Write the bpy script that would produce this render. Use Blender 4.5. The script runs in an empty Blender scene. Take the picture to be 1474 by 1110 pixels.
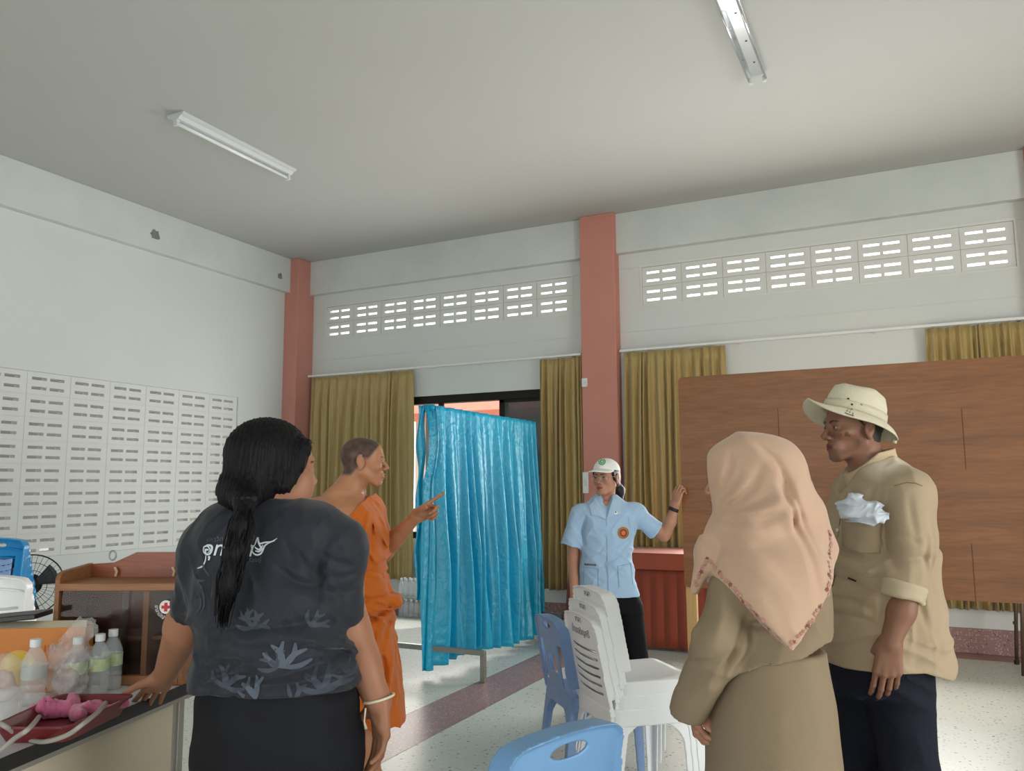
import bpy, bmesh, math, random
import numpy as np
from mathutils import Vector, Matrix
rng = random.Random(7)
SC = bpy.context.scene
COL = SC.collection
# ------------------------------------------------------------------ camera
FPX, YAW, PIT, ROL, CAMH = 1170.05, -0.453968, 0.123509, -0.006262, 1.38
def _axes():
    cy, sy, cp, sp = math.cos(YAW), math.sin(YAW), math.cos(PIT), math.sin(PIT)
    f = np.array([sy*cp, cy*cp, sp]); r = np.array([cy, -sy, 0.]); u = np.cross(r, f)
    c, s = math.cos(ROL), math.sin(ROL)
    return c*r+s*u, -s*r+c*u, f
CR, CU, CF = _axes()
CC = np.array([0, 0, CAMH])
cam = bpy.data.cameras.new('camera'); camo = bpy.data.objects.new('camera', cam); COL.objects.link(camo)
camo.matrix_world = Matrix(((CR[0], CU[0], -CF[0], 0), (CR[1], CU[1], -CF[1], 0), (CR[2], CU[2], -CF[2], CAMH), (0, 0, 0, 1)))
cam.sensor_fit = 'HORIZONTAL'; cam.sensor_width = 36; cam.lens = FPX/1474*36
cam.clip_start = .05; cam.clip_end = 200
SC.camera = camo
# ------------------------------------------------------------------ light
SC.view_settings.view_transform = 'Standard'; SC.view_settings.look = 'None'
SC.view_settings.gamma = 1; SC.view_settings.use_curve_mapping = False
SC.view_settings.exposure = 0.0
w = bpy.data.worlds.new('hazy_sky'); SC.world = w; w.use_nodes = True
bgn = w.node_tree.nodes['Background']; bgn.inputs[0].default_value = (.93, .97, 1, 1); bgn.inputs[1].default_value = 2.6
def sun(e, el, az, ang):
    l = bpy.data.lights.new('sun', 'SUN'); l.energy = e; l.angle = math.radians(ang); l.color = (1, .95, .86)
    o = bpy.data.objects.new('sun', l); COL.objects.link(o)
    o.rotation_euler = (math.radians(90-el), 0, math.radians(az)); return o
sun(2.6, 62, 150, 1.0)
def area(name, loc, size, direc, power, col=(1, 1, 1)):
    l = bpy.data.lights.new(name, 'AREA'); l.shape = 'RECTANGLE'; l.size, l.size_y = size; l.energy = power; l.color = col
    o = bpy.data.objects.new(name, l); COL.objects.link(o); o.location = loc
    o.rotation_euler = Vector(direc).to_track_quat('-Z', 'Y').to_euler(); return o
# daylight standing in the open doorways behind and to the right of the camera and in the windows of the back wall
area('daylight_right_doorway', (5.05, 1.6, 1.35), (3.6, 2.5), (-1, 0, .06), 200, (1, .98, .95))
area('daylight_rear_doorway', (-1.0, -3.95, 1.35), (5.0, 2.5), (0, 1, .06), 95, (1, .99, .97))
area('daylight_window', (-.7, 7.5, 1.65), (2.5, 1.35), (0, -1, 0), 105, (1, .97, .92))
area('daylight_window_open', (-4.5, 7.5, 1.65), (1.7, 1.35), (0, -1, 0), 45, (1, .97, .92))
# ------------------------------------------------------------------ helpers
def ray(x, y): return ((x-737)/FPX)*CR-((y-555)/FPX)*CU+CF
def P(x, y, d): return CC+d*ray(x, y)                       # point on a sight line at depth d
def onz(x, y, z): r = ray(x, y); return CC+(z-CAMH)/r[2]*r
def ony(x, y, Y): r = ray(x, y); return CC+Y/r[1]*r
def onx(x, y, X): r = ray(x, y); return CC+X/r[0]*r
MATS = {}
def srgb(c):
    if isinstance(c, str): c = [int(c[i:i+2], 16)/255 for i in (0, 2, 4)]
    return tuple((v/12.92 if v <= .04045 else ((v+.055)/1.055)**2.4) for v in c[:3])+(1,)
def mat(name, col='808080', rough=.6, metal=0., spec=.5, trans=0., alpha=1., bump=0., bscale=60., var=0., vscale=4., vcol=None,
        sheen=0., emit=0., ior=1.45, sss=0., attr=None, bstretch=None, coat=0.):
    """procedural principled material; var mixes in a second tone by noise"""
    if name in MATS: return MATS[name]
    m = bpy.data.materials.new(name); m.use_nodes = True; MATS[name] = m
    nt = m.node_tree; b = nt.nodes['Principled BSDF']; L = nt.links.new
    b.inputs['Base Color'].default_value = srgb(col); b.inputs['Roughness'].default_value = rough
    b.inputs['Metallic'].default_value = metal; b.inputs['Specular IOR Level'].default_value = spec
    b.inputs['Transmission Weight'].default_value = trans; b.inputs['Alpha'].default_value = alpha; b.inputs['IOR'].default_value = ior
    b.inputs['Sheen Weight'].default_value = sheen; b.inputs['Coat Weight'].default_value = coat
    if sss:
        b.inputs['Subsurface Weight'].default_value = sss; b.inputs['Subsurface Radius'].default_value = (.012, .005, .003); b.inputs['Subsurface Scale'].default_value = 1
    if emit: b.inputs['Emission Color'].default_value = srgb(col); b.inputs['Emission Strength'].default_value = emit
    tc = nt.nodes.new('ShaderNodeTexCoord')
    src = None
    if attr:
        a = nt.nodes.new('ShaderNodeAttribute'); a.attribute_name = attr; src = a.outputs['Color']
    if var:
        n = nt.nodes.new('ShaderNodeTexNoise'); n.inputs['Scale'].default_value = vscale; n.inputs['Detail'].default_value = 6; n.inputs['Roughness'].default_value = .6
        mp = nt.nodes.new('ShaderNodeMapping'); L(tc.outputs['Object'], mp.inputs[0]); L(mp.outputs[0], n.inputs['Vector'])
        if bstretch: mp.inputs['Scale'].default_value = bstretch
        mx = nt.nodes.new('ShaderNodeMix'); mx.data_type = 'RGBA'
        cr = nt.nodes.new('ShaderNodeValToRGB'); cr.color_ramp.elements[0].position = .35; cr.color_ramp.elements[1].position = .7
        L(n.outputs['Fac'], cr.inputs[0])
        mt = nt.nodes.new('ShaderNodeMath'); mt.operation = 'MULTIPLY'; mt.inputs[1].default_value = var; L(cr.outputs[0], mt.inputs[0]); L(mt.outputs[0], mx.inputs['Factor'])
        if src: L(src, mx.inputs['A'])
        else: mx.inputs['A'].default_value = srgb(col)
        mx.inputs['B'].default_value = srgb(vcol or '000000'); src = mx.outputs['Result']
    if src: L(src, b.inputs['Base Color'])
    if bump:
        n = nt.nodes.new('ShaderNodeTexNoise'); n.inputs['Scale'].default_value = bscale; n.inputs['Detail'].default_value = 5
        mp = nt.nodes.new('ShaderNodeMapping'); L(tc.outputs['Object'], mp.inputs[0]); L(mp.outputs[0], n.inputs['Vector'])
        if bstretch: mp.inputs['Scale'].default_value = bstretch
        bp = nt.nodes.new('ShaderNodeBump'); bp.inputs['Strength'].default_value = bump; bp.inputs['Distance'].default_value = .01
        L(n.outputs['Fac'], bp.inputs['Height']); L(bp.outputs[0], b.inputs['Normal'])
    return m
def nodes_of(m): return m.node_tree, m.node_tree.nodes['Principled BSDF']
class MB:
    """collects simple solids into one mesh"""
    def __init__(s): s.v = []; s.f = []
    def add(s, vs, fs):
        o = len(s.v); s.v += [tuple(map(float, v)) for v in vs]; s.f += [tuple(i+o for i in f) for f in fs]; return s
    def box(s, lo, hi):
        x0, y0, z0 = lo; x1, y1, z1 = hi
        return s.add([(x0, y0, z0), (x1, y0, z0), (x1, y1, z0), (x0, y1, z0), (x0, y0, z1), (x1, y0, z1), (x1, y1, z1), (x0, y1, z1)],
                     [(0, 3, 2, 1), (4, 5, 6, 7), (0, 1, 5, 4), (1, 2, 6, 5), (2, 3, 7, 6), (3, 0, 4, 7)])
    def obox(s, a, b, w, h, up=(0, 0, 1)):
        """bar from a to b, width w (sideways) and height h (along up)"""
        a = Vector(a); b = Vector(b); d = (b-a).normalized(); up = Vector(up); x = d.cross(up)
        if x.length < 1e-5: x = d.cross(Vector((0, 1, 0)))
        x.normalize(); z = x.cross(d)
        vs = [p+x*(sx*w/2)+z*(sz*h/2) for p in (a, b) for sx, sz in ((-1, -1), (1, -1), (1, 1), (-1, 1))]
        return s.add(vs, [(3, 2, 1, 0), (4, 5, 6, 7), (0, 1, 5, 4), (1, 2, 6, 5), (2, 3, 7, 6), (3, 0, 4, 7)])
    def tube(s, pts, r, n=10, cap=True):
        pts = [Vector(p) for p in pts]; rs = r if hasattr(r, '__len__') else [r]*len(pts); rings = []; ref = None
        for i, p in enumerate(pts):
            d = (pts[min(i+1, len(pts)-1)]-pts[max(i-1, 0)]).normalized()
            if ref is None: ref = d.orthogonal().normalized()
            ref = (ref-d*ref.dot(d)).normalized(); q = d.cross(ref)
            rings.append([p+(ref*math.cos(2*math.pi*k/n)+q*math.sin(2*math.pi*k/n))*rs[i] for k in range(n)])
        vs = [v for r_ in rings for v in r_]; fs = []
        for i in range(len(pts)-1):
            for k in range(n): fs.append((i*n+k, i*n+(k+1) % n, (i+1)*n+(k+1) % n, (i+1)*n+k))
        if cap: fs.append(tuple(range(n))[::-1]); fs.append(tuple((len(pts)-1)*n+k for k in range(n)))
        return s.add(vs, fs)
    def lathe(s, prof, c=(0, 0, 0), n=20, ax=(1, 1)):
        vs = [(c[0]+r*ax[0]*math.cos(2*math.pi*k/n), c[1]+r*ax[1]*math.sin(2*math.pi*k/n), c[2]+z) for r, z in prof for k in range(n)]; fs = []
        for i in range(len(prof)-1):
            for k in range(n): fs.append((i*n+k, i*n+(k+1) % n, (i+1)*n+(k+1) % n, (i+1)*n+k))
        fs.append(tuple(range(n))[::-1]); fs.append(tuple((len(prof)-1)*n+k for k in range(n)))
        return s.add(vs, fs)
    def prism(s, poly, fn, t0, t1):
        """poly: 2D outline, fn(u,v,t) -> xyz, extruded t0..t1"""
        n = len(poly)
        vs = [fn(u, v, t0) for u, v in poly]+[fn(u, v, t1) for u, v in poly]
        return s.add(vs, [tuple(range(n))[::-1], tuple(range(n, 2*n))]+[(i, (i+1) % n, n+(i+1) % n, n+i) for i in range(n)])
    def grid(s, fn, nu, nv, closed=False):
        vs = [fn(i/(nu if closed else nu-1), j/(nv-1)) for j in range(nv) for i in range(nu)]; fs = []
        for j in range(nv-1):
            for i in range(nu if closed else nu-1): fs.append((j*nu+i, j*nu+(i+1) % nu, (j+1)*nu+(i+1) % nu, (j+1)*nu+i))
        return s.add(vs, fs)
    def mesh(s, name='m', smooth=False, fix=True):
        me = bpy.data.meshes.new(name); me.from_pydata(s.v, [], s.f)
        if fix:
            b = bmesh.new(); b.from_mesh(me); bmesh.ops.recalc_face_normals(b, faces=b.faces); b.to_mesh(me); b.free()
        if smooth: me.shade_smooth()
        me.update(); return me
    def build(s, name, m, parent=None, smooth=False, bevel=0, solid=0, loc=None, kind=None, bseg=2):
        return link(name, s.mesh(name, smooth), m, parent, bevel, solid, loc, kind, bseg)
def link(name, me, m, parent=None, bevel=0, solid=0, loc=None, kind=None, bseg=2):
    o = bpy.data.objects.new(name, me); COL.objects.link(o)
    if m is not None and not len(me.materials): me.materials.append(m)
    if parent: o.parent = parent
    if loc is not None: o.location = loc
    if solid: d = o.modifiers.new('solid', 'SOLIDIFY'); d.thickness = solid; d.offset = 0
    if bevel: d = o.modifiers.new('bevel', 'BEVEL'); d.width = bevel; d.segments = bseg; d.limit_method = 'ANGLE'; d.angle_limit = .6
    if kind: o['kind'] = kind
    return o
def tag(o, label, cat, group=None):
    o['label'] = label; o['category'] = cat
    if group: o['group'] = group
    return o
def thing(name, label, cat, loc=(0, 0, 0), rz=0, group=None):
    o = bpy.data.objects.new(name, None); COL.objects.link(o); o.location = loc; o.rotation_euler = (0, 0, rz); o.empty_display_size = .1
    return tag(o, label, cat, group)
def dup(root, loc=None, rot=None, label=None, group=None):
    r = root.copy(); COL.objects.link(r)
    if loc is not None: r.location = loc
    if rot is not None: r.rotation_euler = rot
    if label: r['label'] = label
    if group: r['group'] = group
    for ch in list(root.children):
        c = ch.copy(); COL.objects.link(c); c.parent = r
        for g in list(ch.children):
            d = g.copy(); COL.objects.link(d); d.parent = c
    return r
def struct(o): o['kind'] = 'structure'; return o
def text_mesh(s, size, extrude=.0006, align='CENTER', shear=0., bold=0.):
    cu = bpy.data.curves.new('lettering', 'FONT'); cu.body = s; cu.size = size; cu.extrude = extrude; cu.align_x = align; cu.shear = shear; cu.offset = bold
    cu.resolution_u = 3
    o = bpy.data.objects.new('lettering', cu); COL.objects.link(o)
    bpy.context.view_layer.update()
    me = bpy.data.meshes.new_from_object(o.evaluated_get(bpy.context.evaluated_depsgraph_get()))
    bpy.data.objects.remove(o); bpy.data.curves.remove(cu); return me
def frame(o, x, y, z):
    """4x4 from origin and three axes"""
    return Matrix(((x[0], y[0], z[0], o[0]), (x[1], y[1], z[1], o[1]), (x[2], y[2], z[2], o[2]), (0, 0, 0, 1)))
# ------------------------------------------------------------------ implicit surfaces, meshed with surface nets
A3 = lambda v: np.asarray(v, dtype=np.float64)
class Field:
    def __init__(s): s.ops = []
    def _add(s, lo, hi, f, k, op): s.ops.append((A3(lo), A3(hi), f, k, op)); return s
    def rc(s, a, b, ra, rb=None, k=.012, op=1):
        a, b = A3(a), A3(b); rb = ra if rb is None else rb; ba = b-a; L2 = max(ba@ba, 1e-12); m = max(ra, rb)
        def f(p):
            q = p-a; h = np.clip((q@ba)/L2, 0, 1); return np.linalg.norm(q-h[..., None]*ba, axis=-1)-(ra+(rb-ra)*h)
        return s._add(np.minimum(a, b)-m, np.maximum(a, b)+m, f, k, op)
    def chain(s, pts, rs, k=.012, op=1):
        for i in range(len(pts)-1): s.rc(pts[i], pts[i+1], rs[i], rs[i+1], k, op)
        return s
    def ell(s, c, r, M=None, k=.012, op=1):
        c = A3(c); r = A3(r); M = np.eye(3) if M is None else A3(M)      # columns of M = axes
        def f(p):
            q = (p-c)@M; k0 = np.linalg.norm(q/r, axis=-1); k1 = np.linalg.norm(q/(r*r), axis=-1)
            return np.where(k1 < 1e-9, -r.min(), k0*(k0-1)/np.maximum(k1, 1e-9))
        e = np.sqrt(((M*r)**2).sum(1)); return s._add(c-e, c+e, f, k, op)
    def box(s, c, h, M=None, rad=.005, k=.005, op=1):
        c = A3(c); h = A3(h); M = np.eye(3) if M is None else A3(M)
        def f(p):
            q = np.abs((p-c)@M)-(h-rad); return np.linalg.norm(np.maximum(q, 0), axis=-1)+np.minimum(q.max(-1), 0)-rad
        e = np.abs(M*h).sum(1); return s._add(c-e, c+e, f, k, op)
    def loft(s, secs, ax=(1, 0), n=2., k=.02, op=1, cap=True):
        """secs: rows (z,cx,cy,rx,ry), horizontal sections; ax = world direction of rx"""
        S = A3(sorted(secs)); zz = np.linspace(S[0, 0], S[-1, 0], 160)
        T = [np.interp(zz, S[:, 0], S[:, i]) for i in range(1, 5)]
        w = max(3, int(160/len(S)/1.6)) | 1; ker = np.hanning(w+2)[1:-1]; ker /= ker.sum()
        T = [np.convolve(np.pad(t, w//2, mode='reflect', reflect_type='odd'), ker, 'valid') for t in T]
        ax = A3(ax)/np.linalg.norm(ax); ay = A3((-ax[1], ax[0])); z0, z1 = S[0, 0], S[-1, 0]
        def f(p):
            z = p[..., 2]; g = [np.interp(z, zz, t) for t in T]; dx = p[..., 0]-g[0]; dy = p[..., 1]-g[1]
            u = np.abs(dx*ax[0]+dy*ax[1])/g[2]; v = np.abs(dx*ay[0]+dy*ay[1])/g[3]
            rr = (u**n+v**n)**(1/n); d = (rr-1)*np.minimum(g[2], g[3])
            return np.maximum(d, np.maximum(z0-z, z-z1)) if cap else d
        R = max(S[:, 3].max(), S[:, 4].max())
        return s._add((S[:, 1].min()-R, S[:, 2].min()-R, z0), (S[:, 1].max()+R, S[:, 2].max()+R, z1), f, k, op)
    def cut(s, pt, nrm, k=.003):
        """keep the side opposite to nrm"""
        pt = A3(pt); nrm = A3(nrm)/np.linalg.norm(nrm)
        return s._add((-99,)*3, (99,)*3, lambda p: (p-pt)@nrm, k, 3)
    def disp(s, fn): return s._add((-99,)*3, (99,)*3, fn, 0, 2)
    def warp_sub(s, fn, lo, hi, k=.004, op=-1): return s._add(lo, hi, fn, k, op)
    def bounds(s):
        b = [(o[0], o[1]) for o in s.ops if o[4] == 1]; return np.min([x[0] for x in b], 0), np.max([x[1] for x in b], 0)
    def eval(s, lo, hi, res):
        n = np.ceil((hi-lo)/res).astype(int)+1; axs = [lo[i]+np.arange(n[i])*res for i in range(3)]
        F = np.full(n, 1.0, dtype=np.float32)
        for l, h, f, k, op in s.ops:
            m = k+2.5*res
            i0 = np.maximum(0, np.floor((l-m-lo)/res)).astype(int); i1 = np.minimum(n, np.ceil((h+m-lo)/res)+1).astype(int)
            if np.any(i1 <= i0): continue
            sl = tuple(slice(i0[i], i1[i]) for i in range(3))
            p = np.stack(np.meshgrid(*[axs[i][sl[i]] for i in range(3)], indexing='ij'), -1)
            G = F[sl]
            if op == 2:
                mk = np.abs(G) < .035; G2 = G.copy(); G2[mk] = G[mk]+f(p[mk]); F[sl] = G2; continue
            d = f(p)
            if op == -1: d = -d; hh = np.maximum(k-np.abs(G-d), 0)/max(k, 1e-9); F[sl] = np.maximum(G, d)+hh*hh*k/4
            elif op == 3: hh = np.maximum(k-np.abs(G-d), 0)/max(k, 1e-9); F[sl] = np.maximum(G, d)+hh*hh*k/4
            else: hh = np.maximum(k-np.abs(G-d), 0)/max(k, 1e-9); F[sl] = np.minimum(G, d)-hh*hh*k/4
        return F, axs
    def nets(s, lo, hi, res):
        F, axs = s.eval(A3(lo), A3(hi), res); n = F.shape; neg = F < 0
        c = [neg[a:n[0]-1+a, b:n[1]-1+b, d:n[2]-1+d] for a in (0, 1) for b in (0, 1) for d in (0, 1)]
        cnt = sum(x.astype(np.int8) for x in c); act = (cnt > 0) & (cnt < 8); idx = np.argwhere(act)
        if not len(idx): return np.zeros((0, 3)), np.zeros((0, 4), int)
        off = np.array([(a, b, d) for a in (0, 1) for b in (0, 1) for d in (0, 1)])
        vals = np.stack([F[idx[:, 0]+o[0], idx[:, 1]+o[1], idx[:, 2]+o[2]] for o in off], 1).astype(np.float64)
        acc = np.zeros((len(idx), 3)); num = np.zeros(len(idx))
        for a in range(8):
            for b in range(a+1, 8):
                if np.abs(off[a]-off[b]).sum() != 1: continue
                va, vb = vals[:, a], vals[:, b]; m = (va < 0) != (vb < 0); t = np.where(m, va/np.where(m, va-vb, 1), 0)
                acc += np.where(m[:, None], off[a]+t[:, None]*(off[b]-off[a]), 0); num += m
        V = A3(lo)+(idx+acc/num[:, None])*res
        ids = -np.ones(act.shape, dtype=np.int64); ids[tuple(idx.T)] = np.arange(len(idx)); Q = []
        for ax in range(3):
            s0 = [slice(None)]*3; s1 = [slice(None)]*3; s0[ax] = slice(0, -1); s1[ax] = slice(1, None)
            d = neg[tuple(s0)] != neg[tuple(s1)]; e = np.argwhere(d); u, v = [(1, 2), (2, 0), (0, 1)][ax]
            ok = (e[:, u] > 0) & (e[:, v] > 0) & (e[:, u] < n[u]-1) & (e[:, v] < n[v]-1); e = e[ok]
            def at(du, dv):
                q = e.copy(); q[:, u] -= du; q[:, v] -= dv; return ids[tuple(q.T)]
            quad = np.stack([at(1, 1), at(0, 1), at(0, 0), at(1, 0)], 1); sg = neg[tuple(e.T)]
            quad[~sg] = quad[~sg][:, ::-1]; Q.append(quad)
        Q = np.concatenate(Q); return V, Q
    def mesh(s, name, res=.006, fine=(), origin=(0, 0, 0), col=None, lo=None, hi=None):
        """fine: list of (lo,hi,res) boxes meshed more finely from the same field"""
        l, h = s.bounds()
        if lo is not None: l = np.maximum(l, lo)
        if hi is not None: h = np.minimum(h, hi)
        regs = [(l-.012-3*res, h+.012+3*res, res)]+[(A3(a), A3(b), r) for a, b, r in fine]
        Vs, Qs, o = [], [], 0
        for i, (a, b, r) in enumerate(regs):
            V, Q = s.nets(a, b, r)
            if not len(Q): continue
            c = V[Q].mean(1); keep = np.ones(len(Q), bool)
            for j, (a2, b2, r2) in enumerate(regs[1:], 1):
                if j <= i: continue
                keep &= ~np.all((c > a2+2*r2) & (c < b2-2*r2), 1)
            Q = Q[keep]; used = np.unique(Q); mp = np.zeros(len(V), int); mp[used] = np.arange(len(used))
            Vs.append(V[used]); Qs.append(mp[Q]+o); o += len(used)
        V = np.concatenate(Vs); Q = np.concatenate(Qs)
        me = bpy.data.meshes.new(name); W = (V-A3(origin)).astype(np.float32)
        me.vertices.add(len(W)); me.vertices.foreach_set('co', W.ravel())
        me.loops.add(Q.size); me.loops.foreach_set('vertex_index', Q.ravel().astype(np.int32))
        me.polygons.add(len(Q)); me.polygons.foreach_set('loop_start', (np.arange(len(Q))*4).astype(np.int32))
        me.update(calc_edges=True); me.validate(); me.shade_smooth()
        if col is not None:
            a = me.color_attributes.new('Col', 'FLOAT_COLOR', 'POINT'); C = np.ones((len(V), 4), np.float32); C[:, :3] = col(V)
            a.data.foreach_set('color', C.ravel())
        return me
def nrm(v): v = A3(v); return v/np.linalg.norm(v)
def axes_fu(f, u=(0, 0, 1)):
    """columns right, forward, up of a head or hand frame"""
    f = nrm(f); u = A3(u); u = nrm(u-f*(u@f)); return np.stack([np.cross(f, u), f, u], 1)
def rodr(v, ax, a): ax = nrm(ax); v = A3(v); return v*math.cos(a)+np.cross(ax, v)*math.sin(a)+ax*(ax@v)*(1-math.cos(a))

_PT = np.random.RandomState(11).rand(4096).astype(np.float32)
def vnoise(q, seed=0):
    """smooth value noise, 0..1"""
    i = np.floor(q).astype(np.int64); f = q-i; f = f*f*(3-2*f); r = 0
    for a in (0, 1):
        for b in (0, 1):
            for c in (0, 1):
                h = ((i[..., 0]+a)*73856093 ^ (i[..., 1]+b)*19349663 ^ (i[..., 2]+c)*83492791 ^ seed*2654435) & 4095
                r = r+_PT[h]*(f[..., 0] if a else 1-f[..., 0])*(f[..., 1] if b else 1-f[..., 1])*(f[..., 2] if c else 1-f[..., 2])
    return r
# ------------------------------------------------------------------ human parts
HZ = lambda v: nrm((v[0], v[1], 0))
VR, VF = HZ(CR), HZ(CF)                       # horizontal right / away directions of the sight line, used to pose people
class Head:
    """head field in its own frame: x right, y forward, z up, origin between the ears at eye level"""
    def __init__(s, c, fwd, up=(0, 0, 1), sc=1.0, wide=1.0): s.c = A3(c); s.M = axes_fu(fwd, up); s.s = sc; s.w = wide
    def pt(s, x, y, z): return s.c+s.M@(A3((x*s.w, y, z))*s.s)
    def loc(s, V): return ((V-s.c)@s.M)/s.s/A3((s.w, 1, 1))
    def E(s, F, c, r, k=.012, op=1, tilt=0.):
        M = s.M
        if tilt: M = np.stack([M[:, 0], rodr(M[:, 1], M[:, 0], tilt), rodr(M[:, 2], M[:, 0], tilt)], 1)
        F.ell(s.pt(*c), A3(r)*A3((s.w, 1, 1))*s.s, M, k*s.s, op)
    def R(s, F, a, b, ra, rb=None, k=.012, op=1): F.rc(s.pt(*a), s.pt(*b), ra*s.s, (ra if rb is None else rb)*s.s, k*s.s, op)
    def build(s, F, neck, rn=.052, nose=1., lips=1., gaunt=0., jaw=1., rn2=None, open_=0., ears=True):
        E, R = s.E, s.R
        E(F, (0, -.018, .028), (.073, .094, .083), .01); E(F, (0, .036, .034), (.058, .052, .06), .03)
        E(F, (0, .03, -.036), (.057*jaw, .056, .074), .03)
        for q in (-1, 1):
            R(F, (q*.05*jaw, -.002, -.052), (q*.02*jaw, .066, -.098), .02, .016, .02)
            E(F, (q*.041, .06, -.024), (.021, .022, .022), .02)
            if gaunt: E(F, (q*.056, .055, -.062), (.016, .03, .022), .03, -1)
        E(F, (0, .07, -.1), (.021, .02, .016), .018)
        R(F, (-.034, .081, .021), (.034, .081, .021), .0105, k=.018)
        for q in (-1, 1):
            E(F, (q*.032, .102, .001), (.02, .016, .012), .014, -1)
            E(F, (q*.031, .0775, .001), (.0155, .0135, .0115), .004)
        R(F, (0, .088, .008), (0, .089+.022*nose, -.028), .0065, .0105, .012)
        for q in (-1, 1): E(F, (q*.0125, .097+.004*nose, -.034), (.0085, .0115, .008), .008)
        E(F, (0, .076, -.066), (.03, .021, .024), .018)
        for q in (-1, 1):
            R(F, (q*.02, .087, -.065), (q*.003, .0985*1., -.0605), .004, .0055*lips, .006)
            R(F, (q*.018, .087, -.069), (q*.003, .0965, -.0735-open_), .0042, .0062*lips, .006)
        R(F, (-.02, .0985, -.0665), (.02, .0985, -.0665-open_*.3), .0016+open_*.4, k=.004, op=-1)
        for q in ((-1, 1) if ears else ()):
            E(F, (q*.0785, -.013, -.005), (.0085, .019, .031), .004, tilt=.2)
            E(F, (q*.089, -.009, -.002), (.0085, .0105, .019), .004, -1, tilt=.2)
            E(F, (q*.077, -.012, -.034), (.006, .009, .01), .006)
        nb = A3(neck); F.rc(s.pt(0, -.03, -.05), nb, rn, rn2 or rn*1.06, .03)
        return F
    def color(s, V, C, lip, brow, white=(.36, .33, .30), iris=(.02, .012, .01), hair=None, hairline=None, ear=None):
        L = s.loc(V); x, y, z = L.T
        front = (np.abs(x) < .075) & (y > .055) & (np.abs(z) < .13)
        m = front & (((np.abs(x)/.022)**2+((z+.067)/.0115)**2) < 1) & (y > .084); C[m] = lip
        ax_ = np.abs(x)
        m = front & (ax_ > .010) & (ax_ < .048) & (np.abs(z-(.0225-.9*(ax_-.03)**2/.018*.18)) < .0038*(1.25-ax_/.06)); C[m] = brow
        m = front & (((ax_-.031)/.0118)**2+((z-.0003)/.0040)**2 < 1) & (y > .06); C[m] = white
        m = front & (((ax_-.0305)/.0062)**2+((z-.0005)/.0046)**2 < 1) & (y > .06); C[m] = iris
        m = front & (np.abs(((ax_-.031)/.0138)**2+((z-.0003)/.0052)**2-1.08) < .22) & (z > .0012) & (y > .06); C[m] = (.03, .018, .014)
        if hairline is not None:
            w_ = hairline(x, y, z)[:, None]; C[:] = C*(1-w_)+A3(hair)*w_
        return C
def hand(F, wrist, fdir, dorsal, thumb=1, curl=(.25, .3, .35, .4), spread=.06, s=1., tcurl=.3, tout=.75, tdown=.45, fing=None):
    """hand field; x along fingers, z back of hand, thumb on side thumb*y. curl: one angle per finger, or fing for three per finger"""
    x = nrm(fdir); z = A3(dorsal); z = nrm(z-x*(z@x)); y = np.cross(z, x)*thumb; w = A3(wrist)
    L = lambda a, b, c: w+(x*a+y*b+z*c)*s
    mc = [(.088, .029, 0), (.092, .008, .003), (.087, -.013, .001), (.078, -.032, -.004)]
    ln = [(.043, .026, .021), (.048, .029, .022), (.044, .027, .021), (.034, .02, .019)]; rd = [.0092, .0095, .0089, .0079]
    for i, m in enumerate(mc):
        F.rc(L(.002, m[1]*.62, 0), L(*m), .0165*s, .0118*s, .012*s)
    F.rc(L(.03, .012, -.008), L(.055, -.02, -.008), .014*s, .012*s, .014*s)
    tips = []
    for i, m in enumerate(mc):
        a0 = fing[i] if fing else (curl[i], curl[i]*1.15, curl[i]*.8); sp = spread*(1.5-i)
        d0 = nrm(x+y*sp); p = L(*m); ang = 0
        for j in range(3):
            ang += a0[j]; d = d0*math.cos(ang)-z*math.sin(ang); q = p+d*ln[i][j]*s
            F.rc(p, q, rd[i]*(1-.09*j)*s, rd[i]*(1-.09*(j+1))*s, .0035*s); p = q
        tips.append(p)
    td = nrm(x*.62+y*tout-z*tdown); p = L(.018, .026, -.006); F.rc(L(.0, .016, -.002), p, .016*s, .0155*s, .014*s)
    q = p+td*.04*s; F.rc(p, q, .0155*s, .0115*s, .012*s)
    t2 = nrm(td*math.cos(tcurl)+nrm(x-z*.25-y*.25)*math.sin(tcurl)); r = q+t2*.03*s; F.rc(q, r, .0115*s, .0102*s, .004*s)
    t3 = nrm(t2+nrm(x-y*.4)*.25); F.rc(r, r+t3*.024*s, .0102*s, .0085*s, .004*s)
    return tips
def sec(y, xl, xr, th, d, dy=0.):
    """torso section read at image row y between columns xl..xr, at depth d, thickness th (m)"""
    c = P((xl+xr)/2, y, d); hw = (xr-xl)/2*d/FPX; c = c+VF*dy; return (c[2], c[0], c[1], hw, th/2)
def folds(amp, freq, dirs, seed=0, warp=1.5):
    """irregular cloth creases: ridged noise, short across each direction and long along it; freq ~ creases per 2 m"""
    fr = []
    for i, (d, f) in enumerate(zip(dirs, freq)):
        d = nrm(d); o = A3((-d[1], d[0], 0)) if abs(d[2]) < .9 else VR; o = nrm(o-d*(o@d)); fr.append((np.stack([d*f*.62, o*f*.17, np.cross(d, o)*f*.2], 1), seed*17+i*5))
    def fn(p):
        t = 0
        for M, sd in fr:
            q = p@M; q = q+(vnoise(q*.7+3.1, sd+2)-.5)[..., None]*warp*A3((.9, .3, .3)); n = vnoise(q, sd); rdg = 1-np.abs(2*n-1)
            msk = np.clip(vnoise(p*5.5+sd, sd+9)*2.2-.55, 0, 1); t = t+(rdg**2.2-.35)*msk*1.5
        return -amp*1.7*t/len(fr)**.5
    return fn
def zone(p, c, r):
    """smooth 0..1 weight around a point"""
    return np.clip(1-np.linalg.norm(p-A3(c), axis=-1)/r, 0, 1)**1.0
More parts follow.
